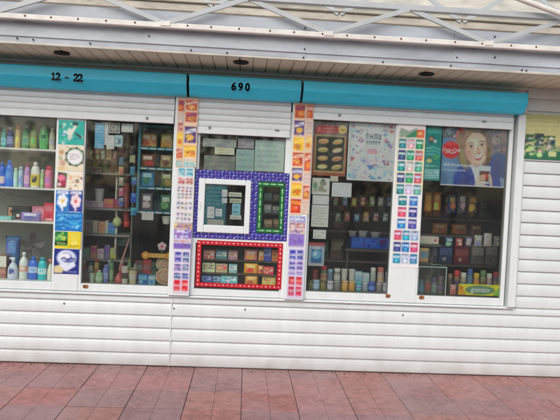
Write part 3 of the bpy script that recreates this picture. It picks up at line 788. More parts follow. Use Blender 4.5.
# ================================================================== stickers on the two white posts
def pr(x0,y0,x1,y1,Y,base,t=.0015): return Print(rect(x0,y0,x1,y1,Y),Y,base,t)
def seal(p,name,label,cat,mat='gloss',group=None,**k): o=p.build(name,MT[mat],**k); return tag(o,label,cat,group)
YPo=PY-.0012
R1=random.Random(21)
p=pr(58.7,120.6,83.9,144.6,YPo,(38,178,160))
p.confetti(.01,.01,.99,.99,[(38,178,160),(60,196,180),(30,150,140),(200,226,214),(90,150,140)],26,0.09,R1)
p.poly([(.3,.45),(.42,.72),(.5,.62),(.66,.86),(.72,.8),(.6,.55),(.5,.3),(.42,.36)],(236,236,220)); p.poly([(.35,.3),(.5,.46),(.56,.3),(.42,.16)],(210,222,206))
p.poly([(.5,.84),(.6,.97),(.78,.9),(.74,.78)],(44,62,66)); p.line([(.66,.48),(.92,.3)],.1,(40,70,74)); p.ell(.22,.82,.07,(180,226,214)); p.scribble(.05,.06,.4,.2,2,(206,240,230),rng=R1)
seal(p,'sticker','turquoise square sticker with a pale leaping shape at the top of the left post','sticker')
p=pr(57.9,145,83.6,171,YPo,(232,222,196))
p.confetti(.01,.01,.99,.99,[(232,222,196),(210,190,150),(196,206,170),(236,226,206),(170,150,120)],40,0.06,R1)
p.ell(.66,.55,.36,(40,70,52),.36); p.ell(.66,.55,.31,(214,226,216),.31); p.ell(.66,.55,.27,(236,236,232),.24)
p.scribble(.46,.42,.88,.68,3,(90,70,110),rng=R1)
for k in range(9): a=k*.7; p.ell(.66+.35*math.cos(a),.55+.34*math.sin(a),.06,(60,110,60) if k%2 else (40,60,44),.05)
p.ell(.14,.7,.1,(196,160,120)); p.ell(.2,.3,.12,(206,170,150)); p.rect(.02,.02,.3,.16,(224,200,140)); p.ell(.12,.48,.08,(180,190,150)); p.scribble(.4,.03,.9,.16,2,(206,180,110),rng=R1)
seal(p,'sticker','cream sticker with a dark green wreath round pale lettering','sticker')
p=pr(56.6,171.4,82.9,190,YPo,(236,230,214))
p.confetti(.01,.01,.99,.99,[(236,230,214),(226,200,150),(206,196,180),(120,90,90),(236,190,150)],30,0.07,R1)
p.poly([(.02,.1),(.36,.1),(.4,.9),(.06,.95)],(70,50,56)); p.ell(.2,.62,.14,(226,120,150)); p.ell(.26,.35,.12,(170,60,80)); p.ell(.12,.28,.07,(236,190,190)); p.ell(.3,.8,.06,(90,120,70)); p.scribble(.46,.15,.95,.85,4,(216,180,96),rng=R1); p.ell(.78,.5,.08,(150,130,110))
seal(p,'sticker','pale sticker with a pink flower picture on dark ground, under the wreath sticker','sticker')
def flowerpack(x0,x1,y0,y1,base,pet,cen,label):
    p=pr(x0,y0,x1,y1,YPo,base)
    p.confetti(.01,.01,.99,.99,[base,jit(base,60,R1),(150,200,230),jit(base,40,R1)],26,.12,R1)
    for k in range(6):
        a=k*PI/3+.3; p.ell(.5+.24*math.cos(a),.5+.2*math.sin(a),.17,pet,.14)
    p.ell(.5,.5,.12,cen,.1); p.rect(.1,.84,.9,.96,(236,240,244)); p.scribble(.15,.84,.85,.96,1,base,rng=R1); p.poly([(.44,.02),(.56,.02),(.54,.3),(.46,.3)],pet)
    p.confetti(.2,.2,.8,.8,[pet,pet,cen,base],12,.07,R1); seal(p,'sticker',label,'sticker')
flowerpack(56,69,190.5,211.4,(28,120,190),(232,240,244),(240,206,70),'bright blue sticker with a white flower on the left post')
flowerpack(69.4,82.2,190.8,211.6,(44,70,150),(240,222,226),(226,60,70),'dark blue sticker with a pinkish flower and red heart')
p=pr(55.4,212,82,231,YPo,(24,118,196))
for k in range(3): p.line([(.03,.25+.25*k),(.3,.36+.25*k),(.6,.22+.25*k),(.97,.34+.25*k)],.05,(96,190,226))
p.ell(.25,.6,.14,(60,160,214),.12); p.ell(.7,.45,.18,(70,170,220),.14); p.confetti(.01,.01,.99,.99,[(24,118,196),(60,150,214),(16,90,160),(120,200,230)],34,.07,R1); p.scribble(.1,.78,.9,.94,1,(200,230,244),rng=R1)
seal(p,'sticker','wide blue sticker of pale wavy lines across the left post','sticker')
p=pr(54.9,231.5,67.4,248.4,YPo,(36,132,70))
p.poly([(0,.18),(1,.3),(1,.48),(0,.36)],(28,30,28)); p.rect(0,0,1,.16,(240,214,50)); p.ell(.4,.72,.2,(120,196,110),.16); p.ell(.7,.62,.16,(206,226,90),.13); p.scribble(.08,.22,.95,.42,1,(236,226,120),rng=R1)
p.confetti(.02,.48,.98,.98,[(36,132,70),(120,196,110),(206,226,90),(20,90,50)],18,.1,R1)
seal(p,'sticker','green and yellow sticker with a slanting black band','sticker')
p=pr(67.8,231.8,80.8,248.6,YPo,(226,206,40))
p.scribble(.1,.5,.9,.9,3,(250,240,160),rng=R1); p.ell(.5,.3,.26,(240,226,110),.18); p.poly([(.1,.05),(.9,.1),(.8,.22),(.2,.2)],(196,176,30))
seal(p,'sticker','plain yellow sticker beside the green and yellow one','sticker')
p=pr(54.2,249,78.6,274,YPo,(28,48,128))
p.ell(.5,.64,.40,(176,190,220),.33); p.ell(.48,.66,.33,(226,230,240),.27); p.ell(.5,.66,.24,(120,136,190),.2); p.ell(.46,.68,.2,(236,238,244),.15); p.poly([(.16,.26),(.5,.10),(.88,.34),(.8,.50),(.56,.36),(.3,.48)],(222,228,240)); p.poly([(.02,.04),(.34,.04),(.4,.2),(.2,.34),(.02,.3)],(220,204,150)); p.line([(.3,.60),(.42,.66),(.5,.56),(.66,.64),(.86,.6)],.07,(40,56,130)); p.line([(.42,.5),(.6,.48),(.8,.54)],.06,(60,76,150)); p.line([(.34,.8),(.5,.86),(.64,.8)],.04,(150,160,200)); p.scribble(.5,.04,.96,.16,1,(200,206,226),rng=R1)
seal(p,'sticker','navy sticker with a white round picture, lowest on the left post','sticker')

# packet chart on the post between windows three and four
p=pr(394.6,122.6,422,268,YPo,(232,232,226))
xm=408
def vv(y): return v_of((p.x0,p.z0,p.x1,p.z1),y,xm,YPo)
p.rect(0,vv(190),1,vv(138),(236,218,84))
p.poly([(.04,vv(134)),(.1,vv(128)),(.4,vv(131)),(.7,vv(127)),(.7,vv(136)),(.04,vv(138))],(150,170,150)); p.poly([(.3,vv(136)),(.7,vv(129.5)),(.7,vv(137)),(.32,vv(138))],(60,140,100)); p.rect(.7,vv(137.5),.98,vv(129),(222,110,50)); p.ell(.82,vv(133),.09,(240,180,120),.012)
TE=(30,132,136); PKG=(206,176,176); GR=(40,140,96); NV=(44,62,130); RP=(190,84,96); LI=(190,180,200); BL=(40,120,190); SKY=(120,170,210); MG=(200,70,110)
rowsC=[(138.5,[(TE),(PKG),(GR)]),(150,[NV,GR,RP]),(161.3,[TE,PKG,(60,150,150)]),(172.8,[NV,GR,RP]),(184.2,[TE,LI,(90,150,150)]),(195.6,[TE,BL]),(207,[MG,NV]),(218.6,[BL,(70,84,160)]),(230.2,[MG,(40,140,180),(150,170,190)]),(242,[NV,BL,MG]),(253.6,[(40,140,176),(170,190,210),(50,130,180)])]
for y,cs in rowsC:
    n=len(cs); v1=vv(y+.3); v0=vv(y+10.3)
    for k,c_ in enumerate(cs):
        u0=(.04+.315*k) if n==3 else (.14+.4*k); u1=u0+(.285 if n==3 else .32)
        c1=jit(c_,12,R1)
        p.rect(u0-.02,v0-.004,u1+.02,v1+.004,(240,240,236)); p.rect(u0,v0,u1,v1,c1)
        p.confetti(u0,v0,u1,v1,[c1,jit(c1,50,R1),jit(c1,50,R1),(30,60,90)],9,.05,R1); p.rect(u0+.03,v0+(v1-v0)*.55,u1-.03,v0+(v1-v0)*.76,jit((206,220,224),24,R1)); p.confetti(u0+.03,v0+(v1-v0)*.5,u1-.03,v0+(v1-v0)*.8,[c1,(230,236,236)],5,.03,R1); p.ell((u0+u1)/2,v0+(v1-v0)*.3,.06,jit((c_[0]+50,c_[1]+50,c_[2]+30),20,R1),.011)
        p.rect(u0,v1-.006,u1,v1,jit((c_[0]*.7,c_[1]*.7,c_[2]*.7),6,R1))
seal(p,'packet_chart','tall white and yellow chart of little packet pictures between the two right windows','sticker')

# ================================================================== posters inside the right windows
YP=.001
rng=random.Random(31)
p=pr(312.5,121.5,346.6,175.8,YP,(150,84,58),.004)
p.rect(0,.72,1,1,(120,106,104)); p.poly([(.04,.76),(.86,.8),(.9,.9),(.3,.93),(.06,.88)],(164,38,48))
p.scribble(.12,.79,.72,.89,2,(226,170,160),rng=rng)
p.rect(.07,.06,.96,.745,(176,152,104)); p.rect(.10,.09,.93,.72,(44,44,38))
for k in range(4):
    for q in range(2):
        cu=.31+.42*q; cv=.63-.155*k; a=.22*(1 if q else .25)
        def rot(pts): return [(cu+x*math.cos(a)-y*.62*math.sin(a), cv+x*.62*math.sin(a)+y*math.cos(a)) for x,y in pts]
        c1=jit((206,180,140),20,rng)
        p.poly(rot([(.15*math.cos(t*PI/8),.042*math.sin(t*PI/8)) for t in range(16)]),c1)
        p.poly(rot([(.13*math.cos(t*PI/6),-.006+.020*math.sin(t*PI/6)) for t in range(12)]),jit([(170,80,50),(120,130,60),(190,110,60),(226,206,170)][(k+q*2)%4],14,rng))
        p.line(rot([(-.1,.0),(-.03,.012),(.04,-.004),(.11,.008)]),.012,jit((226,190,80),20,rng))
p.ell(.86,.86,.125,(222,186,104)); p.scribble(.78,.82,.94,.9,1,(120,60,40),rng=rng)
seal(p,'poster','brown framed food poster with eight filled rolls on black and a yellow price disc','poster')
p=pr(347.6,121.8,395,181,YP,(214,222,228),.003)
rng=random.Random(5)
pal=[(226,190,200),(176,202,230),(206,130,140),(150,160,200),(236,228,216),(186,96,108),(206,196,226),(120,128,166),(240,240,240),(170,140,170),(226,214,190)]
for k in range(330):
    u,v=rng.uniform(.03,.94),rng.uniform(.03,.97)
    if .29<u<.74 and .56<v<.86: continue
    c_=jit(rng.choice(pal if v>.24 else [(120,160,210),(150,180,220),(90,130,196),(206,216,232),(170,180,214)]),18,rng)
    if rng.random()<.55:
        n=rng.randint(5,8); a0=rng.uniform(0,6); ru=rng.uniform(.025,.09); rv=rng.uniform(.015,.05)
        p.poly([(min(.99,max(.01,u+ru*math.cos(a0+2*PI*q/n)*rng.uniform(.7,1))),min(.99,max(.01,v+rv*math.sin(a0+2*PI*q/n)*rng.uniform(.7,1)))) for q in range(n)],c_)
    else:
        a0=rng.uniform(-1.2,1.2); L=rng.uniform(.03,.10); q=(min(.97,max(.03,u+L*math.cos(a0))),min(.97,max(.03,v+L*math.sin(a0)*.8)))
        p.line([(u,v),q],rng.uniform(.008,.018),jit(rng.choice([(130,50,66),(70,74,110),(186,80,100),(90,110,170),(236,236,236),(200,150,160)]),16,rng))
for k,(u,wd) in enumerate(((.37,.065),(.455,.075),(.545,.075),(.635,.07))):
    p.rect(u,.70,u+.022,.80,(28,30,40)); p.rect(u+wd-.03,.70,u+wd-.008,.80,(28,30,40)); p.rect(u,[.785,.74,.785,.70][k],u+wd-.008,[.80,.757,.80,.715][k],(28,30,40))
for k in range(5): p.rect(.37+.066*k,.645,.425+.066*k,.675,(44,46,60)); 
p.rect(.36,.62,.7,.632,(60,60,76))
p.rect(.34,.42,.68,.59,(200,206,212)); p.ell(.52,.5,.12,(206,150,160),.05); p.scribble(.4,.3,.72,.38,1,(190,120,140),rng=rng)
seal(p,'poster','pale blue and pink collage poster with heavy black lettering','poster')
p=pr(424.6,125.8,441,180.5,YP,(24,132,128),.002)
rng=random.Random(8)
p.ell(.4,.74,.26,(40,96,110),.07); p.ell(.36,.76,.12,(226,140,90),.03); p.ell(.6,.72,.1,(206,226,220),.03); p.rect(.08,.86,.92,.95,(60,170,160))
for k in range(3): p.line([(.05,.58-.06*k),(.5,.61-.06*k),(.95,.57-.06*k)],.02,(90,190,180))
p.ell(.7,.43,.2,(70,160,110),.05); p.ell(.3,.36,.16,(226,206,120),.035); p.rect(.06,.04,.94,.2,(160,206,206)); p.scribble(.1,.05,.9,.19,3,(40,90,100),rng=rng); p.scribble(.1,.24,.9,.3,1,(206,230,220),rng=rng)
seal(p,'poster','narrow teal poster beside the poster of the drinking woman','poster')
# cola advert: woman raising a glass
p=pr(441.2,127.5,506.2,186.5,YP,(120,138,164),.003)
rng=random.Random(9)
p.poly([(0,0),(.3,0),(.34,.4),(.2,.75),(0,.8)],(92,128,164)); p.rect(.0,.8,.28,1,(84,92,110)); p.poly([(.62,.55),(1,.45),(1,1),(.7,1)],(116,106,116)); p.ell(.93,.86,.07,(150,124,116),.12); p.poly([(.76,.2),(1,.16),(1,.56),(.86,.6),(.74,.5)],(52,72,126))
p.ell(.1,.92,.06,(150,160,170)); p.ell(.2,.86,.04,(70,80,96))
hair=(132,106,84); skin=(222,180,160)
_poly=p.poly
def turned(pts,col,th=.15,sc=1.22,cu=.52,cv=.72):
    out=[]
    for u,v in pts:
        x=(u-cu)*p.asp*sc; y=(v-cv)*sc
        out.append((cu+.005+(x*math.cos(th)-y*math.sin(th))/p.asp, cv-.055+x*math.sin(th)+y*math.cos(th)))
    return _poly(out,col)
p.ell(.275,.86,.075,(196,54,66),.13); p.ell(.275,.84,.03,(150,40,56),.06)
p.poly([(.2,.0),(.2,.18),(.3,.36),(.44,.44),(.52,.36),(.62,.40),(.76,.46),(.9,.32),(.96,.0)],(44,66,146))
p.poly([(.46,.36),(.64,.36),(.66,.52),(.44,.54)],(198,150,132))
p.poly([(.42,.44),(.52,.2),(.56,.0),(.66,.0),(.66,.3),(.62,.42),(.54,.36)],(214,214,222))
p.poly=turned
p.poly([(.27,.6),(.25,.8),(.32,.93),(.45,.985),(.6,.98),(.7,.9),(.73,.72),(.70,.52),(.64,.46),(.36,.5),(.3,.52)],hair)
for k in range(26):
    a0=rng.uniform(.3,2.9); r0=rng.uniform(.17,.235); a1=a0+rng.uniform(-.5,.5)
    p.line([(.49+r0*math.cos(a0),.70+r0*1.15*math.sin(a0)),(.49+(r0+.01)*math.cos((a0+a1)/2),.70+(r0+.012)*1.15*math.sin((a0+a1)/2)),(.49+r0*.97*math.cos(a1),.70+r0*1.12*math.sin(a1))],.012,jit((146,120,96),30,rng))
p.poly([(.37,.70),(.39,.84),(.46,.92),(.58,.92),(.655,.84),(.665,.70),(.63,.56),(.565,.475),(.51,.46),(.45,.49),(.395,.58)],skin)
p.poly([(.345,.62),(.335,.84),(.42,.95),(.54,.97),(.47,.90),(.41,.83),(.385,.70)],(156,126,98)); p.poly([(.54,.97),(.66,.92),(.70,.74),(.672,.70),(.655,.84),(.59,.92)],(116,90,72))
p.line([(.42,.775),(.455,.795),(.495,.78)],.018,(92,66,56)); p.line([(.56,.785),(.60,.80),(.635,.785)],.018,(92,66,56))
p.ell(.462,.735,.030,(196,150,134),.020); p.ell(.598,.738,.029,(190,144,128),.020); p.ell(.462,.734,.022,(226,212,206),.011); p.ell(.598,.737,.021,(224,210,204),.011); p.ell(.464,.735,.012,(58,48,50),.0125); p.ell(.600,.738,.012,(58,48,50),.0125)
p.line([(.437,.748),(.462,.757),(.490,.746)],.010,(70,50,46)); p.line([(.575,.750),(.60,.76),(.624,.75)],.010,(70,50,46))
p.poly([(.535,.73),(.553,.73),(.572,.645),(.55,.63),(.522,.642)],(204,156,138)); p.line([(.523,.638),(.55,.63),(.572,.64)],.010,(166,110,98))
p.poly([(.465,.598),(.505,.585),(.56,.587),(.605,.605),(.585,.555),(.545,.53),(.505,.538)],(172,60,66)); p.poly([(.478,.592),(.54,.582),(.594,.597),(.575,.568),(.54,.558),(.505,.566)],(242,238,234))
p.line([(.44,.62),(.452,.585),(.46,.56)],.008,(190,140,124)); p.line([(.625,.63),(.622,.59)],.008,(190,140,124)); p.ell(.41,.63,.03,(226,168,152),.03)
for k in range(14):
    a0=rng.uniform(1.5,3.3); p.line([(.50+.17*math.cos(a0),.73+.2*math.sin(a0)),(.50+.15*math.cos(a0+.22),.73+.2*math.sin(a0+.22))],.011,jit((166,138,108),26,rng))
p.poly([(.40,.62),(.43,.67),(.46,.645),(.44,.60)],(230,176,160)); p.poly([(.60,.65),(.64,.68),(.655,.64),(.62,.61)],(214,164,148))
p.poly=_poly
def tsoft(cu,cv,ru,rv,col,al):
    x=(cu-.52)*p.asp*1.22; y=(cv-.72)*1.22; th=.15
    p.soft(.525+(x*math.cos(th)-y*math.sin(th))/p.asp,.72-.055+x*math.sin(th)+y*math.cos(th),ru*1.22,rv*1.22,col,al)
for q in ((.40,.62,.10,.22,(150,108,96),.45),(.66,.66,.07,.2,(176,128,112),.4),(.56,.56,.10,.10,(238,204,188),.5),(.50,.80,.12,.08,(236,204,186),.5),(.60,.62,.05,.06,(238,196,180),.5),(.46,.60,.05,.06,(236,190,174),.4),(.52,.46,.12,.05,(140,98,88),.5),(.52,.71,.02,.1,(240,210,196),.4),
          (.30,.80,.08,.16,(170,146,120),.5),(.33,.62,.07,.12,(96,74,60),.5),(.70,.80,.08,.18,(74,58,50),.55),(.46,.97,.16,.05,(176,150,120),.5),(.6,.93,.12,.06,(90,70,58),.4)): tsoft(*q)
# glass of cola held up in the hand
p.poly([(.60,.06),(.76,.06),(.78,.36),(.585,.36)],(176,190,206)); p.poly([(.61,.09),(.75,.09),(.765,.27),(.60,.27)],(92,40,38)); p.rect(.63,.30,.67,.35,(232,236,240)); p.rect(.70,.29,.745,.34,(222,228,236)); p.ell(.69,.18,.045,(200,40,50),.05)
p.poly([(.5,.0),(.56,.02),(.72,.03),(.8,.0)],skin)
for k in range(4): p.line([(.54+.012*k,.035+.045*k),(.66,.055+.045*k),(.70,.05+.045*k)],.032,jit((224,182,160),6,rng))
p.line([(.8,.0),(.785,.14),(.755,.22)],.04,(214,170,150))
p.poly=turned
p.poly([(.335,.80),(.30,.66),(.31,.52),(.35,.44),(.40,.43),(.385,.54),(.372,.64),(.372,.74)],(140,112,86)); p.poly([(.668,.78),(.70,.66),(.70,.53),(.66,.45),(.625,.46),(.645,.56),(.662,.66)],(112,88,70))
for k in range(8): p.line([(.315+.009*k,.72),(.318+.009*k,.58),(.335+.008*k,.46)],.008,jit((150,122,94),26,rng)); p.line([(.672+.004*k,.70),(.668+.004*k,.58),(.645+.004*k,.48)],.007,jit((120,96,76),22,rng))
p.line([(.415,.772),(.455,.797),(.498,.778)],.011,(126,96,80)); p.line([(.558,.785),(.60,.802),(.64,.782)],.011,(122,92,78))
for cu in(.462,.600): p.ell(cu,.735,.026,(214,196,188),.013); p.ell(cu+.001,.736,.014,(52,42,46),.014)
p.line([(.432,.748),(.462,.758),(.492,.746)],.013,(70,50,46)); p.line([(.572,.750),(.60,.761),(.628,.75)],.013,(70,50,46))
p.line([(.525,.640),(.55,.630),(.574,.642)],.014,(150,96,84)); p.line([(.54,.73),(.534,.69),(.526,.655)],.010,(186,140,122))
p.poly([(.464,.600),(.505,.590),(.54,.586),(.575,.592),(.606,.606),(.585,.560),(.545,.538),(.503,.546)],(186,74,84)); p.poly([(.478,.595),(.54,.582),(.594,.600),(.574,.571),(.54,.562),(.505,.568)],(236,230,226))
p.line([(.436,.635),(.446,.60),(.444,.575)],.012,(176,124,110)); p.line([(.634,.645),(.632,.605),(.622,.58)],.012,(170,118,104))
p.poly=_poly
for q in ((.28,.2,.12,.2,(70,92,170),.5),(.36,.1,.1,.2,(30,46,110),.5),(.86,.3,.1,.2,(30,44,100),.55),(.92,.7,.1,.2,(70,60,64),.5),(.82,.8,.07,.08,(206,176,166),.5),(.12,.3,.16,.2,(120,156,190),.5),(.1,.9,.12,.1,(60,64,80),.5),(.03,.1,.1,.2,(60,80,120),.5)): p.soft(*q)
p.confetti(.0,.78,.26,1,[(84,92,110),(120,130,146),(60,64,80),(150,156,166)],30,.03,rng); p.confetti(.76,.6,1,1,[(116,106,116),(150,126,120),(80,70,76)],26,.035,rng)
# red disc with white script and the caption bars
p.ell(.135,.60,.135,(214,26,40))
for f in text_shapes('Coca-Cola',.075,.35): p.poly([(.135+x/p.asp,.60+y) for x,y in f],(246,240,238))
p.line([(.05,.552),(.1,.565),(.16,.548),(.22,.562)],.010,(246,240,238))
p.scribble(.04,.315,.5,.40,1,(222,230,238),rng=rng); p.scribble(.04,.24,.44,.29,1,(206,216,228),rng=rng)
p.rect(.0,.0,1,.018,(200,206,214))
seal(p,'poster','drink advert of a smiling woman in blue holding a glass, with a round red badge','poster',cell=.003)

# papers inside window three
def paper(x0,y0,x1,y1,base,label,ink=(90,90,90),rows=5,Y=.001,name='paper_notice',cat='notice',seed=None,art=None):
    p=pr(x0,y0,x1,y1,Y,base,.001); rg=random.Random(seed if seed is not None else int(x0*7+y0))
    if art: art(p,rg)
    if rows: p.scribble(.08,.08,.93,.92,rows,ink,rng=rg)
    return seal(p,name,label,cat,'paper')
def art_people(p,rg):
    for k in range(7): p.ell(rg.uniform(.15,.85),rg.uniform(.2,.9),rg.uniform(.08,.2),jit((120,126,104),30,rg),rg.uniform(.08,.2))
paper(312,178,329.6,194.6,(206,206,192),'grey green picture leaflet under the food poster',(110,114,96),2,art=art_people)
paper(330.3,175.8,338.2,181.4,(196,190,178),'small cream note under the corner of the food poster',(120,110,100),2)
paper(331.8,182.8,351.6,196.8,(214,222,226),'wide white notice of five printed lines under the two big posters',(80,86,96),5)
paper(312.4,195.4,329,204.4,(226,230,226),'blank white slip under the grey green leaflet',(200,204,200),1)
paper(311.4,205,328.4,226.8,(206,208,198),'larger pale sheet of small dark pictures, fifth down in window three',(76,80,74),7)
paper(313,229.8,326,238.8,(216,216,206),'little cream slip under the sheet of small pictures',(120,116,110),2)
def art_blue(p,rg):
    p.rect(.0,.86,1,1,(190,90,90)); p.poly([(.15,.1),(.85,.1),(.8,.72),(.2,.72)],(40,110,170)); p.ell(.5,.5,.28,(120,190,220),.2); p.ell(.42,.52,.1,(230,240,244),.08); p.rect(.3,.72,.7,.82,(220,220,220)); p.rect(.05,.02,.95,.12,(206,196,190))
paper(308.4,242.6,324.4,266,(170,190,206),'blue pack sticker with a red top edge low in window three',(240,240,240),0,art=art_blue,name='sticker',cat='sticker')
# papers in window two
def art_shelfblue(p,rg):
    p.rect(.06,.52,.94,.96,(70,150,190)); p.rect(.06,.04,.94,.48,(84,160,200)); p.scribble(.12,.6,.9,.92,3,(190,220,232),rng=rg); p.scribble(.12,.1,.9,.44,3,(180,214,230),rng=rg)
paper(95,123,104,148.2,(110,176,206),'tall light blue leaflet at the top of window two',(0,0,0),0,art=art_shelfblue)
paper(104.6,122.8,108.2,145,(206,210,206),'narrow white paper strip beside the light blue leaflet',(150,150,150),5)
def art_photo(p,rg):
    p.rect(.06,.08,.94,.94,(120,120,116)); p.ell(.5,.5,.3,(180,176,168),.3); p.ell(.44,.56,.12,(90,84,80),.14)
paper(109,122.8,119.8,133.2,(206,206,198),'grey photo sheet pinned in window two',(0,0,0),0,art=art_photo)
paper(106.6,135.2,114.4,149,(222,224,220),'white notice with a signature under the grey photo sheet',(120,124,126),4)
paper(115,135.2,122.4,146.6,(176,206,222),'pale blue card with dark square to the right of the white notice',(70,80,90),2,art=lambda p,rg:p.rect(.4,.2,.8,.6,(90,110,130)))
paper(121.6,123.6,132.8,132.2,(206,210,200),'white certificate next to the grey photo sheet',(130,134,120),3)
paper(141.8,212.2,153.4,220,(226,222,206),'cream price card with dark lines below the teal rack',(120,90,70),3,Y=.06,name='price_card',cat='price card')
# service window papers
paper(214.8,147.6,234.4,154.6,(226,216,180),'cream price slip in the upper service window',(120,90,70),2)
paper(203,139,236.4,147,(150,156,152),'grey folded sheet high in the upper service window',(110,120,116),2,Y=0.008)
paper(236,149.4,254,171,(150,176,172),'bluish paper sheet left of the largest pale sheet in the service window',(120,150,146),3,Y=0.006)
paper(254.8,140.4,284.2,171.6,(166,186,180),'largest pale sheet behind the upper service window',(130,160,150),5,Y=0.010)
paper(204,156,235,171.8,(118,124,118),'dark grey sheet under the cream price slip',(150,150,140),3,Y=0.012)
paper(238,138.6,254,148.4,(156,150,158),'lilac grey sheet at the top of the service window',(120,116,130),2,Y=0.009)
# hatch notices
p=pr(205,185.2,226,226,-.034,(30,100,112),.001); rg=random.Random(3)
for k,y in enumerate((.93,.84,.74,.64,.55)): p.scribble(.06,y-.035,.95,y+.03,1,(120,190,200),rng=rg)
seal(p,'notice','teal notice of pale lines behind the hatch pane','notice','paper')
for x0,y0,x1,y1,c_,l,rw in ((222,189.6,227.4,196.6,WHT,'small white tag with a dark figure, upper of two in the hatch',1),(222,198.2,227.2,203,WHT,'small white tag with a dark figure, lower of two in the hatch',1),
  (228.6,192.4,241.6,196.8,(206,206,186),'long cream price label, upper of two at right in the hatch',1),(229.6,198.6,241.4,203,(190,190,168),'long cream price label, lower of two at right in the hatch',1),
  (207.2,206.6,214.2,218,(226,228,222),'white playing card sized note leaning left in the hatch',2),(215.4,208.8,222,216.4,(206,220,230),'pale blue note beside the white one in the hatch',2),
  (232,203.6,240.4,215,(130,186,206),'light blue packet card in the hatch',2),(230,215.2,241.2,219.4,(206,202,190),'cream slip under the light blue packet card',1),
  (207.4,219.6,223.4,225.2,(170,166,158),'grey box label at the foot of the hatch',2)):
    paper(x0,y0,x1,y1,c_,l,(70,74,80),rw,Y=-.0362-.0006*(x0>206)*(y0>203))
# yellow sweet sign low in the last window
p=pr(458,284.4,500.4,295.4,.001,(226,208,44),.002)
p.poly([(0,0),(.2,0),(.12,.5),(.02,1),(0,1)],(206,150,40)); p.poly([(.82,.0),(1,0),(1,.8),(.9,.5)],(120,170,60)); p.ell(.07,.6,.05,(236,120,40),.2)
p.ell(.52,.48,.36,(70,110,90),.42,n=24); p.ell(.52,.48,.34,(96,140,110),.37,n=24)
for f in text_shapes('gonzo',.62,.0): p.poly([(.52+x*1.15/p.asp,.50+y) for x,y in f],(244,246,240))
seal(p,'sign','yellow sign with the word gonzo at the foot of the rightmost window','sign',cell=.0025,blur=.6)
# banner on the siding at the right
YBn=-.0275
p=Print(rect(520.4,115.8,600,160.4,YBn),YBn,(206,204,140),.0025); rg=random.Random(12)
p.rect(0,.0,1,.20,(50,112,80)); p.rect(0,.20,1,.32,(150,170,120)); p.rect(0,.84,1,1,(186,184,116))
for k in range(3): p.line([(.03,.86-.09*k),(.2,.885-.09*k),(.45,.87-.09*k)],.02,(216,216,150))
p.ell(.58,.72,.1,(214,214,160),.17)
p.ell(.58,.72,.08,(200,200,120),.14)
dk=(46,66,58)
p.rect(.02,.38,.30,.46,dk); p.rect(.17,.30,.29,.58,(52,70,70)); p.rect(.05,.47,.16,.55,(78,100,76)); p.rect(.30,.48,.42,.54,(70,94,76)); p.rect(.32,.30,.44,.46,(76,106,80))
p.confetti(.02,.28,.46,.56,[dk,(80,106,84),(206,212,190),(60,84,80),(150,170,120)],44,.035,rg)
p.confetti(.02,.04,.48,.30,[(50,112,80),(190,206,190),(110,150,120),(40,90,70),(206,214,150)],40,.04,rg)
p.rect(.0,.08,.06,.18,(206,214,140)); p.rect(.36,.08,.46,.18,(206,214,150))
p.confetti(.5,.04,.98,.56,[(50,112,80),(120,150,110),(190,200,150),(46,66,58)],60,.04,rg)
seal(p,'banner','yellow green banner with dark green pictures on the siding at the right edge','banner')
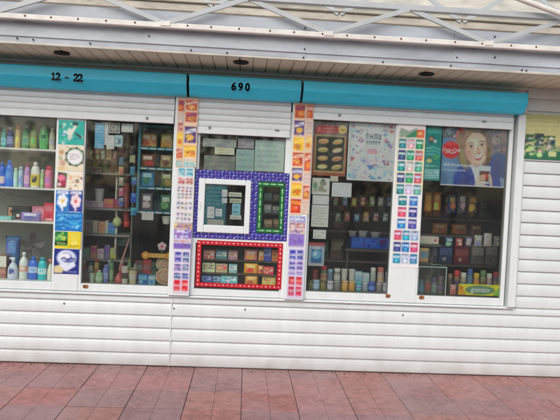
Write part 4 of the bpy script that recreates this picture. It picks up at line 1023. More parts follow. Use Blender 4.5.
# ================================================================== goods in the windows
GAIN[0]=1.75
def place(xc, w, h, Y, pyref): # photo x, width and height in photo px -> metres at depth Y
    s=mpp(xc,pyref,Y); return at(xc,pyref,Y).x, w*s, h*s
def bottle(px_,w,h,Y,z,pyref,body,cap,label,band=None,style='round',name='bottle',cat='bottle',group=None,band_art=None):
    x,W,H=place(px_,w,h,Y,pyref); r=W/2
    t=thing(name,(x,Y,z),label,cat,group)
    sq=.72 if style in('flat','oval') else 1.0
    if style=='round': pr_=[(.0,0),(r*.9,0),(r,.03*H),(r,.60*H),(r*.92,.68*H),(r*.55,.78*H),(r*.36,.82*H),(r*.36,.86*H)]; cz,cr,ch=.85,.42,.15
    elif style=='flat': pr_=[(0,0),(r*.86,0),(r*.98,.04*H),(r,.4*H),(r*.92,.70*H),(r*.7,.82*H),(r*.4,.86*H)]; cz,cr,ch=.855,.46,.145
    elif style=='oval': pr_=[(0,0),(r*.7,0),(r*.85,.05*H),(r,.35*H),(r*.98,.6*H),(r*.8,.85*H),(r*.5,.97*H),(r*.2,H)]; cz=None
    elif style=='tube': pr_=[(0,0),(r*.96,0),(r,.02*H),(r,.78*H),(r*.85,.83*H)]; cz,cr,ch=.82,.72,.18
    elif style=='spray': pr_=[(0,0),(r*.95,0),(r,.04*H),(r*.95,.45*H),(r*.6,.68*H),(r*.3,.76*H),(r*.3,.80*H)]; cz,cr,ch=.79,.36,.21
    elif style=='pump': pr_=[(0,0),(r*.95,0),(r,.03*H),(r*.96,.62*H),(r*.6,.72*H),(r*.4,.76*H)]; cz,cr,ch=.755,.48,.12
    b=MB(); b.lathe(pr_,x,Y,20,body,squash=sq,z0=z); b.build('bottle_body',MT['plastic'],t)
    if cz:
        b=MB(); c0=cz*H
        prc=[(0,c0),(r*cr,c0),(r*cr,c0+ch*H*.8),(r*cr*.85,c0+ch*H),(0,c0+ch*H)]
        b.lathe(prc,x,Y,16,cap,squash=sq,z0=z)
        if style=='spray': b.box(x-r*.75,Y-.008,z+H*.90,x+r*.3,Y+.008,z+H*.985,cap,bev=.003)
        if style=='pump': b.lathe([(r*.12,c0),(r*.12,H*.97)],x,Y,8,cap,z0=z); b.box(x-r*.5,Y-.006,z+H*.95,x+r*.2,Y+.006,z+H,cap,bev=.002)
        b.build('cap',MT['plastic'],t)
    if band:
        b=MB(); v0,v1,bc=band[:3]; n=14; rr=r*1.015
        def R_(v):
            v*=H
            for (ra,za),(rb,zb) in zip(pr_,pr_[1:]):
                if za<=v<=zb and zb>za: return (ra+(rb-ra)*(v-za)/(zb-za))*1.02
            return r
        rg=random.Random(int(px_*31+Y*100)); rows=[]; cols=[]
        m=7
        for k in range(m+1):
            v=v0+(v1-v0)*k/m; rad=R_(v); rows.append([(x+rad*math.sin(a),Y-rad*sq*math.cos(a),z+v*H) for a in [(-1.25+2.5*j/n) for j in range(n+1)]])
        c2=band[3] if len(band)>3 else jit(bc,50,rg)
        i=len(b.v)
        for rw in rows: b.v+=rw
        for a in range(m):
            for c in range(n):
                b.f.append([i+a*(n+1)+c,i+a*(n+1)+c+1,i+(a+1)*(n+1)+c+1,i+(a+1)*(n+1)+c]); b.sm.append(True)
                mid=abs(c-n/2+.5)<3.2
                b.c.append(jit(c2,10,rg) if (mid and a in(2,3,4) and rg.random()<.85) else (jit(c2,20,rg) if mid and a==5 and rg.random()<.5 else bc))
        b.build('label',MT['paper'],t)
    return t
def jar(px_,w,h,Y,z,pyref,body,lid,label,band=None,cat='jar',name='jar',group=None):
    x,W,H=place(px_,w,h,Y,pyref); r=W/2; t=thing(name,(x,Y,z),label,cat,group)
    b=MB(); b.lathe([(0,0),(r*.92,0),(r,.04*H),(r,.66*H),(r*.88,.74*H),(r*.82,.78*H)],x,Y,18,body,z0=z); b.build('jar_body',MT['plastic'],t)
    b=MB(); b.lathe([(0,.77*H),(r*.94,.77*H),(r*.96,.80*H),(r*.94,.97*H),(r*.86,H),(0,H)],x,Y,18,lid,z0=z); b.build('lid',MT['plastic'],t)
    if band:
        b=MB(); rows=[[(x+r*1.02*math.sin(a),Y-r*1.02*math.cos(a),z+H*v) for a in [-1.2+2.4*j/12 for j in range(13)]] for v in(.16,.28,.46,.58)]
        b.grid(rows,band,cols=[band,jit(band,40),band]); b.build('label',MT['paper'],t)
    return t
def cup(px_,w,h,Y,z,pyref,col,rim,label,cat='cup',name='cup',group=None,band=None):
    x,W,H=place(px_,w,h,Y,pyref); r=W/2
    b=MB(); cols=None
    pr_=[(0,0),(r*.72,0),(r*.74,.03*H),(r*.80,.3*H),(r*.90,.65*H),(r*.97,.93*H),(r*1.03,.95*H),(r*1.03,H),(r*.95,H),(r*.9,.9*H),(0,.88*H)]
    cs=[col]*11
    if band: cs[3]=band
    cs[5]=cs[6]=cs[7]=rim
    b.lathe(pr_,x,Y,18,col,cols=cs,z0=z); o=b.build(name,MT['plastic'],None,origin=(x,Y,z)); return tag(o,label,cat,group)
def carton(px_,w,h,Y,z,pyref,col,label,art=(),d=.08,cat='box',name='carton',group=None,mat='paper',lid=None):
    """bevelled carton, its printed face composed of ink shapes"""
    x,W,H=place(px_,w,h,Y,pyref)
    p=Print((x-W/2,z,x+W/2,z+H),Y,col,.004); 
    rg=random.Random(int(px_*13+pyref))
    for a in art: getattr(p,a[0])(*a[1:])
    p.confetti(.05,.05,.95,.95,[col,jit(col,50,rg),jit(col,60,rg),jit(col,60,rg)],7,.10,rg)
    b=MB(); b.box(x-W/2,Y,z,x+W/2,Y+d,z+H,col,bev=.003)
    if lid: b.box(x-W/2-.002,Y-.001,z+H*.86,x+W/2+.002,Y+d+.001,z+H+.002,lid,bev=.002)
    p.t=.0
    for bb,l,pts,c in p.sh:
        a=sum(pts[k][0]*pts[(k+1)%len(pts)][1]-pts[(k+1)%len(pts)][0]*pts[k][1] for k in range(len(pts)))
        b.face([p.pt(u,v,l+1) for u,v in (pts if a>0 else pts[::-1])],c)
    o=b.build(name,MT[mat],None,origin=(x,Y,z)); return tag(o,label,cat,group)
def bag(px_,w,h,Y,z,pyref,c1,c2,c3,label,d=.05,cat='packet',name='packet',group=None,seed=None):
    x,W,H=place(px_,w,h,Y,pyref); rg=random.Random(seed if seed is not None else int(px_*17+pyref*3))
    cx,cy=rg.uniform(.35,.65),rg.uniform(.28,.42)
    grid={}
    def colf(u,v):
        if v<.09 or v>.91: return tuple(min(255,k+30) for k in c1)
        if .6<v<.8 and .15<u<.85: return c2 if (int(u*14)%3) else jit(c2,30,rg)
        if (u-cx)**2/.09+(v-cy)**2/.045<1: return jit(c3,22,rg)
        return jit(c1,8,rg)
    b=MB(); b.pillow(x,Y,z,W,H,d,colf,n=10,m=12); o=b.build(name,MT['foil'],None,origin=(x,Y,z)); return tag(o,label,cat,group)
def boards(name,label,parts,cat='shelf',mat='board'):
    t=None
    for k,(nm,q,c) in enumerate(parts):
        if t is None: t=thing(name,((q[0]+q[3])/2,q[1],q[2]),label,cat)
        b=MB(); b.box(*q,c,bev=.002); b.build(nm,MT[mat],t)
    return t

# ---- left window: white shelf unit close behind the pane
YL=.15
zA=at(28,148.4,.06).z; zB=at(28,187.6,.06).z; zC=at(28,221.2,.06).z; zD=at(30,279.2,YL).z
xl0,xl1=XL+.05,px(56.5,205,.1)
wh=(206,206,200); gy=(132,134,126)
boards('shelf_unit','pale shelf unit with three boards filling the leftmost window',[
 ('back_panel',(xl0,.50,.5,xl1,.515,2.3),gy),('side_panel',(xl1,.06,.5,xl1+.012,.515,2.3),(150,150,144)),
 ('shelf',(xl0,.06,zA-.016,xl1-.001,.499,zA),wh),('shelf',(xl0,.06,zB-.016,xl1-.001,.499,zB),wh),('shelf',(xl0,.06,zC-.016,xl1-.001,.499,zC),wh),('shelf',(xl0,.045,zD-.03,xl1-.001,.499,zD),(170,168,160))])
zD0=zD; 
B=bottle
# top board
B(-3.5,6.5,21,YL,zA,140,(60,110,80),(220,220,210),'green bottle at the very left edge of the top shelf',(.2,.6,(180,200,160)),'flat')
B(3.8,5.4,19,YL,zA,140,(50,140,128),(60,150,140),'slim teal bottle on the top shelf beside the navy bottle',(.15,.5,(110,180,170)),'flat')
B(10.3,6.6,21,YL,zA,140,(34,56,104),(226,206,212),'navy bottle with a pale pink cap on the top shelf',(.2,.55,(90,120,160)),'flat')
B(17.9,5.2,23,YL,zA,140,(222,186,98),(206,110,60),'yellow tube with an orange cap on the top shelf',(.2,.6,(236,206,130)),'tube')
B(25.9,7,22.5,YL,zA,140,(70,128,82),(56,110,70),'mid green bottle between the yellow tube and the olive bottle',(.15,.55,(98,150,98)),'flat')
B(33.6,6.8,23,YL,zA,140,(96,122,52),(90,110,50),'olive green bottle in the middle of the top shelf',(.15,.5,(120,146,70)),'flat')
B(43.8,9.4,23,YL,zA,140,(92,160,100),(80,150,90),'rounded light green shampoo bottle with dark oval mark on the top shelf',(.42,.66,(98,164,106),(40,80,56)),'oval')
B(52,5.6,22,YL,zA,140,(176,170,150),(190,186,170),'greyish cream bottle at the right end of the top shelf',(.2,.5,(150,150,136)),'flat')
# second board
B(-4,10,26,YL,zB,175,(32,90,176),(30,80,160),'big blue jug cut by the left edge of the photo',(.15,.5,(226,190,214)),'flat')
B(2.2,6.2,24,YL,zB,175,(30,84,170),(36,100,190),'blue bottle with a lilac white label at the left of the second shelf',(.12,.42,(220,190,216)),'flat')
B(9.4,8.4,26,YL,zB,175,(34,98,184),(40,110,200),'wide bright blue bottle on the second shelf, left of the mint tube',(.2,.7,(50,120,206),(90,160,226)),'flat')
B(15.8,4.2,19,YL,zB,178,(170,214,190),(190,224,206),'mint green tube on the second shelf',(.1,.5,(206,232,220)),'tube')
B(20.9,4.6,20.5,YL,zB,178,(150,180,200),(176,206,216),'pale blue tube on the second shelf next to the mint one',(.15,.55,(120,160,190)),'tube')
B(27,5.6,24,YL,zB,177,(150,110,160),(150,50,86),'mauve bottle with a dark pink cap on the second shelf',(.15,.5,(186,150,190)),'flat')
B(35.4,9.2,25.5,YL,zB,176,(226,226,214),(226,224,214),'white bottle with a yellow label and black mark on the second shelf',(.08,.52,(226,200,76),(60,56,50)),'flat')
B(42.3,3.6,18.5,YL,zB,179,(130,160,110),(206,216,196),'thin greenish bottle between the white and the pink bottles',(.2,.5,(160,186,140)),'tube')
B(48.9,7.4,22,YL,zB,178,(206,104,140),(190,56,86),'pink bottle with a red cap on the second shelf',(.15,.55,(226,140,170)),'tube')
# third board
carton(18,21,13,.24,zC,214,(58,52,46),'dark open display box on the third shelf',[('rect',.05,.1,.22,.9,(150,140,120)),('rect',.08,.2,.18,.8,(190,110,70)),('rect',.3,.5,.95,.9,(40,36,34)),('ell',.5,.3,.08,(200,200,190)),('ell',.75,.3,.06,(120,120,90))],d=.1)
carton(4,14,3.5,.12,zC,219,(100,160,150),'flat teal packet lying at the left of the third shelf',[('rect',.1,.3,.8,.7,(140,190,180))],d=.09,cat='packet',name='flat_packet')
bag(31,21,8.6,.11,zC,216,(126,110,160),(226,226,236),(90,90,140),'lilac and white wet wipes pack on the third shelf',d=.05)
carton(38.5,13,14,.22,zC,213,(196,110,130),'pink carton behind the lilac pack on the third shelf',[('rect',.1,.5,.9,.85,(220,160,170)),('ell',.4,.3,.14,(150,60,90))])
carton(48.7,9.4,18,.17,zC,211,(190,44,62),'red carton at the right of the third shelf',[('rect',.1,.55,.9,.85,(226,120,130)),('ell',.5,.3,.2,(150,30,50)),('rect',.1,.05,.9,.14,(226,200,200))])
# bottom board
carton(1.6,8.6,23,YL,zD,268,(122,92,76),'brown carton with a white upper half at the left foot of the shelf unit',[('rect',0,.5,1,.96,(206,200,190)),('rect',.1,.2,.9,.4,(150,110,90))])
B(13.2,10.2,21.5,YL,zD,268,(176,186,200),(226,230,236),'squat clear spray bottle with a navy patterned label',(.1,.62,(206,214,226),(60,76,130)),'spray')
B(23.9,8.8,27,YL,zD,266,(206,214,206),(228,230,226),'tall white bottle with an orange band at the foot of the shelf unit',(.3,.5,(214,150,120),(226,226,220)),'round')
B(33.2,9.2,23,YL,zD,267,(40,86,166),(40,80,156),'blue bottle with a white label at the foot of the shelf unit',(.30,.56,(190,206,226),(120,150,196)),'flat')
B(42.4,8.8,22.5,YL,zD,267,(30,150,156),(26,140,150),'teal bottle with a white label at the foot of the shelf unit',(.26,.52,(200,222,222),(110,170,180)),'flat')
B(50.4,5.6,21,YL,zD,268,(196,200,190),(206,120,100),'pale slim bottle in the corner right of the teal one',(.2,.5,(220,220,214)),'spray')
bag(13,15,40,.30,zD,252,(56,92,140),(80,120,170),(50,80,130),'large blue bag standing behind the spray bottle',d=.09,cat='bag',name='bag')
# toy fan blades / loose cable
b=MB(); cz=at(33,246,.32); 
b.tube([(cz.x,cz.y,zD+.005),(cz.x,cz.y,cz.z)],.012,8,(50,46,44)); b.lathe([(0,0),(.07,0),(.06,.012),(0,.016)],cz.x,cz.y,16,(50,46,44),z0=zD)
for k in range(5):
    a=2*PI*k/5+.3; ct=Vector((cz.x,cz.y-.02,cz.z)); d=Vector((math.cos(a),0,math.sin(a))); n=Vector((-d.z,0,d.x))
    pts=[ct+d*.015-n*.012,ct+d*.07-n*.035+Vector((0,-.012,0)),ct+d*.115-n*.02+Vector((0,-.012,0)),ct+d*.12+n*.02,ct+d*.06+n*.03,ct+d*.015+n*.012]
    b.face(pts,(70,64,62)); b.face([p_+Vector((0,.004,0)) for p_ in reversed(pts)],(70,64,62))
tag(b.build('table_fan',MT['plastic'],None,origin=(cz.x,cz.y,zD)),'small dark fan standing behind the blue bottle','fan')
b=MB(); b.tube([at(a,c,.045) for a,c in((-6,187.8),(6,193),(20,196.6),(34,196.8),(46,194.6),(56,190))],.0035,6,(40,38,36))
tag(b.build('cable',MT['black']),'thin dark cable sagging under the second shelf board','cable')

# ---- second window
# teal wire rack
YRk=.11; tl=(44,116,132); xr0,xr1=px(137.6,170,YRk),px(174.6,170,YRk)
zr_=[at(156,y,YRk).z for y in (147.8,167.8,187.4,211.4)]
ztop=at(156,127.5,YRk).z
b=MB()
rack=thing('display_rack',((xr0+xr1)/2,YRk,zr_[3]),'dark teal rack of four boards with packets in the second shop window','rack')
for x in(xr0,xr1-.02): 
    b=MB(); b.box(x,YRk-.01,zr_[3]-.02,x+.02,YRk+.16,ztop+.05,tl,bev=.002); b.build('side_panel',MT['board'],rack)
b=MB(); b.box(xr0,YRk+.162,zr_[3]-.02,xr1,YRk+.17,ztop+.05,(34,74,82)); b.build('back_panel',MT['board'],rack)
rg=random.Random(4)
for z in zr_+[ztop+.02]:
    b=MB(); b.box(xr0+.021,YRk-.012,z-.02,xr1-.021,YRk+.16,z,tl,bev=.002)
    x=xr0+.03
    while x<xr1-.05 and z<ztop:
        if rg.random()<.9: b.box(x,YRk-.0135,z-.017,x+.05,YRk-.012,z-.004,jit((196,216,222),25,rg))
        x+=.07
    b.build('shelf',MT['board'],rack)
rackb=[(147,13,13.6,0,(196,130,90),(226,206,170),(150,70,50),'tan and pink packet, left on the top board of the teal rack'),
 (154.3,6,12.6,0,(180,150,100),(230,214,180),(160,90,70),'narrow straw packet in the middle of the top rack board'),
 (167,12,13.4,0,(206,168,90),(236,216,160),(176,120,60),'golden packet, right on the top board of the teal rack'),
 (148,14.5,12,1,(120,64,50),(226,206,190),(170,60,56),'brown and red packet with white lettering on the second rack board'),
 (166.5,12,12,1,(150,130,90),(206,190,150),(100,60,50),'dull straw packet, right on the second rack board'),
 (147.5,14,14.6,2,(56,130,170),(190,220,226),(60,110,90),'blue packet with pale lettering on the third rack board'),
 (166.8,12,14,2,(90,104,70),(206,200,160),(150,130,70),'olive packet, right on the third rack board'),
 (147,12,15.5,3,(90,80,84),(220,216,214),(180,160,160),'grey packet with white patches on the lowest rack board'),
 (166,12,15,3,(54,92,66),(190,206,190),(100,140,90),'dark green packet, right on the lowest rack board')]
for a,w,h,k,c1,c2,c3,l in rackb: bag(a,w*1.08,h*1.12,YRk+.06,zr_[k]+.001,[140,160,180,203][k],c1,c2,c3,l)
# counter shelf at depth with goods
YG=.34
zg=[at(105,y,YG-.1).z for y in(172.5,208,234.2)]
xg0,xg1=px(80,205,YG)-.02,px(133,205,YG)
boards('goods_shelf','grey three board shelf deep inside the second shop window',[('shelf',(xg0,YG-.1,z-.02,xg1,YG+.3,z),(120,118,110)) for z in zg]+[('side_panel',(xg1+.002,YG-.08,.06,xg1+.016,YG+.3,zg[0]+.5),(96,92,86))])
names1=[((120,96,66),(190,170,130),(150,80,50),'brown packet'),((126,120,60),(200,190,120),(170,150,60),'olive yellow packet'),((96,110,70),(190,190,160),(130,140,80),'moss green packet'),((150,110,80),(210,190,160),(110,60,40),'tan packet'),((110,84,70),(196,176,150),(160,100,70),'dull brown packet')]
for k in range(5):
    c1,c2,c3,l=names1[k]; a=88+k*8.6
    bag(a,9.5,[13,16,14.5,17,13][k],YG,zg[0]+.001,165,c1,c2,c3,l+' on the top board of the deep shelf, '+['leftmost','second from left','in the middle','fourth from left','at its right end'][k])
carton(93,17,5.4,YG-.06,zg[0]+.001,170,(150,136,120),'low tan tray in front of the packets on the deep shelf',[('rect',.04,.3,.96,.8,(110,90,80))],d=.06,name='tray',cat='tray')
cup(99.7,9.6,12.6,YG-.02,zg[1]+.0545,190,(206,208,200),(222,222,216),'white paper cup standing on a packet in the second window')
for k,(a,w,c,l) in enumerate(((88,10,(170,140,160),'mauve packet under the white cup'),(98,10.5,(190,160,176),'pale pink packet under the white cup'),(108.5,10,(176,90,90),'red brown packet on the middle board of the deep shelf'),(118,8,(140,60,60),'dark red packet at the right of the middle board'))):
    carton(a,w,6.4 if k<2 else 9,YG-.07,zg[1]+.001,203,c,l,[('rect',.1,.5,.9,.85,jit(c,50)),('ell',.4,.28,.12,jit(c,40))],d=.12,cat='packet',name='flat_packet')
for k,(a,w,h,c,l) in enumerate(((87,9,13,(120,122,110),'grey green jar box on the lowest deep board, leftmost'),(95,5,12.6,(206,196,176),'cream carton on the lowest deep board'),(101.4,6.4,12,(196,150,120),'peach carton on the lowest deep board'),(106.4,3,13,(170,166,160),'thin grey carton beside the blue one'),(111.4,7,11,(60,124,160),'blue carton at the right of the lowest deep board'))):
    carton(a,w,h,YG-.05,zg[2]+.001,228,c,l,[('rect',.1,.5,.9,.8,jit(c,45)),('ell',.5,.28,.2,jit(c,45))])
# things hanging from the ceiling on strings
def hang(pts,r,c,label,name,cat,extra=None,mat='plastic',r2=None):
    b=MB(); b.tube([at(a,c_,Y) for a,c_,Y in pts],r,8,c,r2=r2)
    t=at(*pts[0]); b.tube([(t.x,t.y,t.z),(t.x,t.y,2.455)],.0018,5,(150,146,140))
    if extra: extra(b)
    return tag(b.build(name,MT[mat]),label,cat)
hang([(117,172,.3),(116.4,190,.3),(115.8,206,.3),(116.6,218,.3)],.008,(206,200,186),'twisted pale cord hanging in the second window','cord','cord',r2=.012)
q=at(117.2,222,.3)
def ball(b): b.lathe([(.006,-.045),(.032,-.03),(.042,0),(.032,.03),(.008,.048)],q.x,q.y,16,(176,186,130),z0=q.z)
hang([(117.4,214,.3),(117.2,219,.3)],.004,(170,170,120),'pale green ball ornament hanging under the cord','ornament','ornament',ball)
hang([(116.2,228,.31),(115.2,252,.31)],.013,(196,196,190),'white hanging strip below the green ornament','strip','strip',r2=.010)
hang([(126.6,183,.34),(126.2,210,.34),(126.6,226.5,.34)],.026,(150,74,72),'long dull red packet hanging beside the teal rack','long_packet','packet',lambda b:b.tube([at(126.6,221,.338),at(126.6,227,.338)],.029,10,(226,90,76)),r2=.028)
hang([(127,136,.34),(127.4,146,.34),(127,157,.34)],.022,(104,88,72),'brown packet hanging high beside the teal rack','long_packet','packet',r2=.03)
hang([(126.5,160,.36),(126.2,180,.36)],.022,(120,70,58),'reddish brown packet hanging between the brown and the dull red one','long_packet','packet')
for a,c,w,h,c1,l in ((132.4,159,6.4,8,(206,196,160),'cream packet hanging left of the rack'),(132.6,171,6,9,(56,120,150),'teal blue packet hanging left of the rack'),(134,181,6,8,(50,110,160),'blue packet hanging left of the third rack board'),(133.6,198,6.6,10,(40,80,160),'deep blue packet hanging low left of the rack'),(133.4,211.5,6,8,(60,150,176),'light blue packet hanging lowest left of the rack'),(131.4,150,5,9,(90,96,80),'dark green packet hanging highest left of the rack')):
    z=at(a,c+h/2,.19).z; bag(a,w,h,.19,z,c,c1,jit(c1,40),jit(c1,40),l,d=.02)
# translucent green box and stick
carton(124.6,14.5,14,.42,at(124.6,246.4,.42).z,239,(60,96,84),'dark green glassy box hanging in the middle of the second window',[('rect',.1,.1,.9,.9,(74,116,100)),('ell',.5,.5,.2,(130,150,130)),('rect',.2,.7,.6,.85,(120,160,150))],d=.06)
YB2=.13; zW=at(125,283.4,YB2).z
b=MB(); b.box(px(81,280,.1),.04,zW-.02,px(173,280,.1),.5,zW,(150,146,138),bev=.002)
tag(b.build('counter_board',MT['board']),'grey counter board along the foot of the second window','shelf')
YB3=.13
b=MB(); s0=at(119,270,YB3+.02); s1_=at(129.5,238,.26); b.tube([s0,s1_],.007,8,(206,150,140))
b.lathe([(.0,0),(.03,0),(.034,.03),(.02,.06),(.010,.085)],at(118,280,YB3).x,YB3+.02,12,(190,96,90),z0=zW)
tag(b.build('brush',MT['plastic'],None,origin=(at(118,280,YB3).x,YB3+.02,zW)),'pink handled brush leaning on its rosy base in the second window','brush')
cup(92,6,9,YB3,zW,278,(176,196,176),(206,220,206),'small clear greenish cup at the left foot of the second window')
B(86,6,12,YB3+.1,zW,276,(90,100,96),(120,60,60),'dim grey bottle in the left corner of the second window',(.2,.5,(130,130,120)),'flat')
B(99.2,7.4,12.5,YB3,zW,277,(130,170,130),(190,206,186),'light green bottle at the foot of the second window',(.2,.5,(190,206,180)),'flat')
B(105.6,6.2,17.5,YB3+.03,zW,275,(96,112,170),(140,150,200),'violet blue bottle at the foot of the second window',(.2,.55,(160,170,214)),'flat')
B(111.6,4.4,24,YB3+.05,zW,272,(86,120,82),(80,110,76),'tall thin dark green tube at the foot of the second window',(.1,.5,(120,150,110)),'tube')
cup(125,7.6,17,YB3,zW,275,(206,202,190),(226,226,220),'tall cow patterned cup in the second window',band=(70,66,64))
cup(133,9.2,15.5,YB3-.01,zW,276,(206,196,150),(60,60,58),'wide yellowish cup with dark spotted rim next to the cow patterned cup',band=(226,222,206))
carton(142.9,9.6,10.2,YB3-.03,zW,278,(36,118,170),'deep blue carton at the foot of the second window',[('rect',.1,.5,.9,.85,(120,180,214)),('ell',.3,.28,.12,(230,236,240)),('rect',.55,.12,.9,.4,(24,80,140))],d=.06)
carton(151.7,7,9.6,YB3-.03,zW,278,(110,170,200),'light blue carton right of the deep blue one',[('rect',.1,.6,.9,.85,(214,228,236)),('ell',.5,.3,.22,(40,110,150))],d=.06)
for k,(a,w,h,c,l) in enumerate(((139,8,21,(86,60,56),'dark brown carton behind the spotted cup'),(147,8,22,(150,50,50),'red carton behind the deep blue one'),(154,6,20,(70,84,66),'dull green carton behind the light blue one'))):
    carton(a,w,h,YB3+.12,zW,270,c,l,[('rect',.1,.55,.9,.8,jit(c,50)),('ell',.5,.3,.2,jit(c,60))],d=.05)
# two straw hats hung against the pane
for (a,c,rx_,rz_,l) in((165.6,264.4,9.4,8,'upper of two round straw mats leaning on the right side of window two'),(165.2,277,9.8,7.6,'lower of two round straw mats leaning on the right side of window two')):
    o_=at(a,c,.06+.02*(c<270)); s=mpp(a,c,.06); b=MB(); rows=[]
    for k in range(9):
        f=k/8; rows.append([(o_.x+rx_*s*f*math.cos(2*PI*j/28),o_.y+.02*f*f+ (.0 if k<8 else .004),o_.z+rz_*s*f*math.sin(2*PI*j/28)) for j in range(28)])
    b.grid(rows,(180,160,130),close=True,cols=[jit((176,156,128),18,rg) if k%2 else (150,128,102) for k in range(9)])
    b.tube([(p_[0],p_[1]-.002,p_[2]) for p_ in rows[-1]+[rows[-1][0]]],.006,6,(206,190,160))
    tag(b.build('straw_mat',MT['wicker'],None,origin=o_),l,'mat')
# bone shaped orange sign with flower
p0=at(145.6,255.2,.045); p1=at(169.5,253.6,.045); hh=.026
bb=MB(); bb.box(p0.x,.044,p0.z-hh*.72,p1.x,.050,p0.z+hh*.72,(236,174,60),bev=.002)
for xx in(p0.x,p1.x):
    ring=lambda y,r:[(xx+r*math.cos(2*PI*j/20),y,p0.z+r*math.sin(2*PI*j/20)) for j in range(20)]
    bb.grid([ring(.052,.031),ring(.042,.033)],(232,160,50),close=True); bb.face(ring(.042,.033),(232,160,50)); bb.face(ring(.0415,.014),(246,206,110))
for k in range(2):
    x=p0.x+.035
    while x<p1.x-.05: bb.face([(x,.0432,p0.z+.004-.014*k),(x+.011,.0432,p0.z+.004-.014*k),(x+.011,.0432,p0.z+.010-.014*k),(x,.0432,p0.z+.010-.014*k)],(250,226,150)); x+=.016
tag(bb.build('shelf_sign',MT['gloss'],None,origin=((p0.x+p1.x)/2,.045,p0.z)),'orange bone shaped sign in the lower right of window two','sign')
o_=at(162,246.4,.05); b=MB()
for k in range(5):
    a=2*PI*k/5+.3; cx,cz_=o_.x+.022*math.cos(a),o_.z+.020*math.sin(a)
    b.grid([[(cx+rr*math.cos(2*PI*j/12),.05-yy,cz_+rr*math.sin(2*PI*j/12)) for j in range(12)] for rr,yy in((.019,-.004),(.017,.004),(.008,.008))],(236,206,214),close=True); b.face([(cx+.008*math.cos(2*PI*j/12),.042,cz_+.008*math.sin(2*PI*j/12)) for j in range(12)],(240,216,220))
b.grid([[(o_.x+rr*math.cos(2*PI*j/12),.05-yy,o_.z+rr*math.sin(2*PI*j/12)) for j in range(12)] for rr,yy in((.012,.0),(.010,.012))],(206,80,100),close=True); b.face([(o_.x+.010*math.cos(2*PI*j/12),.038,o_.z+.010*math.sin(2*PI*j/12)) for j in range(12)],(206,80,100))
b.box(o_.x-.003,.052,p0.z+.015,o_.x+.003,.056,o_.z,(90,120,70))
tag(b.build('flower_ornament',MT['plastic'],None,origin=o_),'pinkish white flower ornament above the orange sign','ornament')
cup(166.4,9.4,7.6,.075,at(166.4,224,.075).z,219,(206,206,196),(220,220,212),'white tub on a bracket below the right of the teal rack',name='tub',cat='tub')
# ---- third window: two rows of jars and cups along the foot, dark shelves behind
YJ=.12; zJ=at(350,290.4,YJ).z
b=MB(); b.box(px(307,285,.1),.04,zJ-.02,px(393,285,.1),.5,zJ,(110,108,100),bev=.002); tag(b.build('counter_board',MT['board']),'dark counter board along the foot of the third window','shelf')
YK=.25; zK=at(350,283.4,YK).z
b=MB(); b.box(px(309,285,YK),YK-.055,zJ+.001,px(392,285,YK),YK+.1,zK,(70,68,62),bev=.002); tag(b.build('step_board',MT['board']),'low dark step behind the front jars of the third window','shelf')
front=[(310.6,6,9,(90,104,70),(70,80,60),None,'dark olive jar at the left foot of the third window'),(316,7.4,9.6,(120,150,170),(150,180,196),(190,210,220),'blue grey jar with a pale label at the foot of the third window'),
 (323,6,9,(110,110,66),(90,90,60),None,'olive yellow jar beside the blue grey jar'),(330,6.4,9,(140,146,150),(190,196,200),(206,210,214),'grey jar with a white label in the front row'),
 (337,7,9.6,(110,112,108),(130,134,130),None,'plain grey jar in the front row of window three'),(344.6,6.6,10,(206,166,90),(216,190,140),None,'amber jar, left of two in the front row'),(351.8,6.6,10,(196,150,80),(210,180,130),None,'amber jar, right of two in the front row'),
 (358.6,6,10,(60,140,150),(80,160,170),(130,190,196),'turquoise jar in the front row of window three'),(365,6,9,(130,136,140),(160,166,170),None,'light grey jar right of the turquoise one'),(371.6,7.4,9.6,(40,70,140),(60,90,160),(80,110,180),'navy jar in the front row of window three'),
 (379,6,9,(120,116,110),(150,146,140),None,'taupe jar in the front row of window three'),(386,7,9,(150,160,170),(190,200,206),(206,214,220),'pale jar with a round white label at the right end of the front row')]
for a,w,h,c1,c2,bd,l in front: jar(a,w,h,YJ,zJ,286,c1,c2,l,bd)
back=[('jar',315,6,13,(150,70,60),(190,60,60),None,'small red lidded jar at the left end of the back row'),('jar',323.6,6.6,17,(110,116,90),(206,50,50),(160,150,120),'tall jar with a bright red lid in the back row'),('jar',330,5.4,14,(100,120,140),(120,160,180),None,'bluish jar left of the white lidded one'),
 ('jar',337,6.6,15,(120,124,110),(230,228,220),(206,206,190),'jar with a big white lid in the back row'),('cup',344.3,6.6,14.4,(226,224,214),(236,236,230),None,'white cup, left of two in the back row'),('cup',351.8,6.6,14.4,(222,220,208),(236,236,230),None,'white cup, right of two in the back row'),
 ('carton',358.8,7.4,12.6,(150,190,206),None,None,'pale blue tub carton in the back row'),('carton',366.2,6.8,11.4,(176,196,206),None,None,'light grey blue carton in the back row'),('jar',373,5.6,17,(150,160,150),(226,226,222),None,'slim jar with a white cap in the back row'),
 ('jar',380.6,6.8,17.5,(170,140,130),(196,110,100),(214,196,190),'jar with a rosy lid near the right end of the back row'),('jar',388,5.6,13,(130,140,150),(170,180,190),None,'grey jar at the right end of the back row')]
for k,a,w,h,c1,c2,bd,l in back:
    if k=='jar': jar(a,w,h,YK-.01,zK,275,c1,c2,l,bd)
    elif k=='cup': cup(a,w,h,YK-.01,zK,275,c1,c2,l)
    else: carton(a,w,h,YK-.03,zK,275,c1,l,[('rect',.08,.7,.92,.95,(220,230,234)),('rect',.2,.2,.8,.55,jit(c1,30))],d=.06)
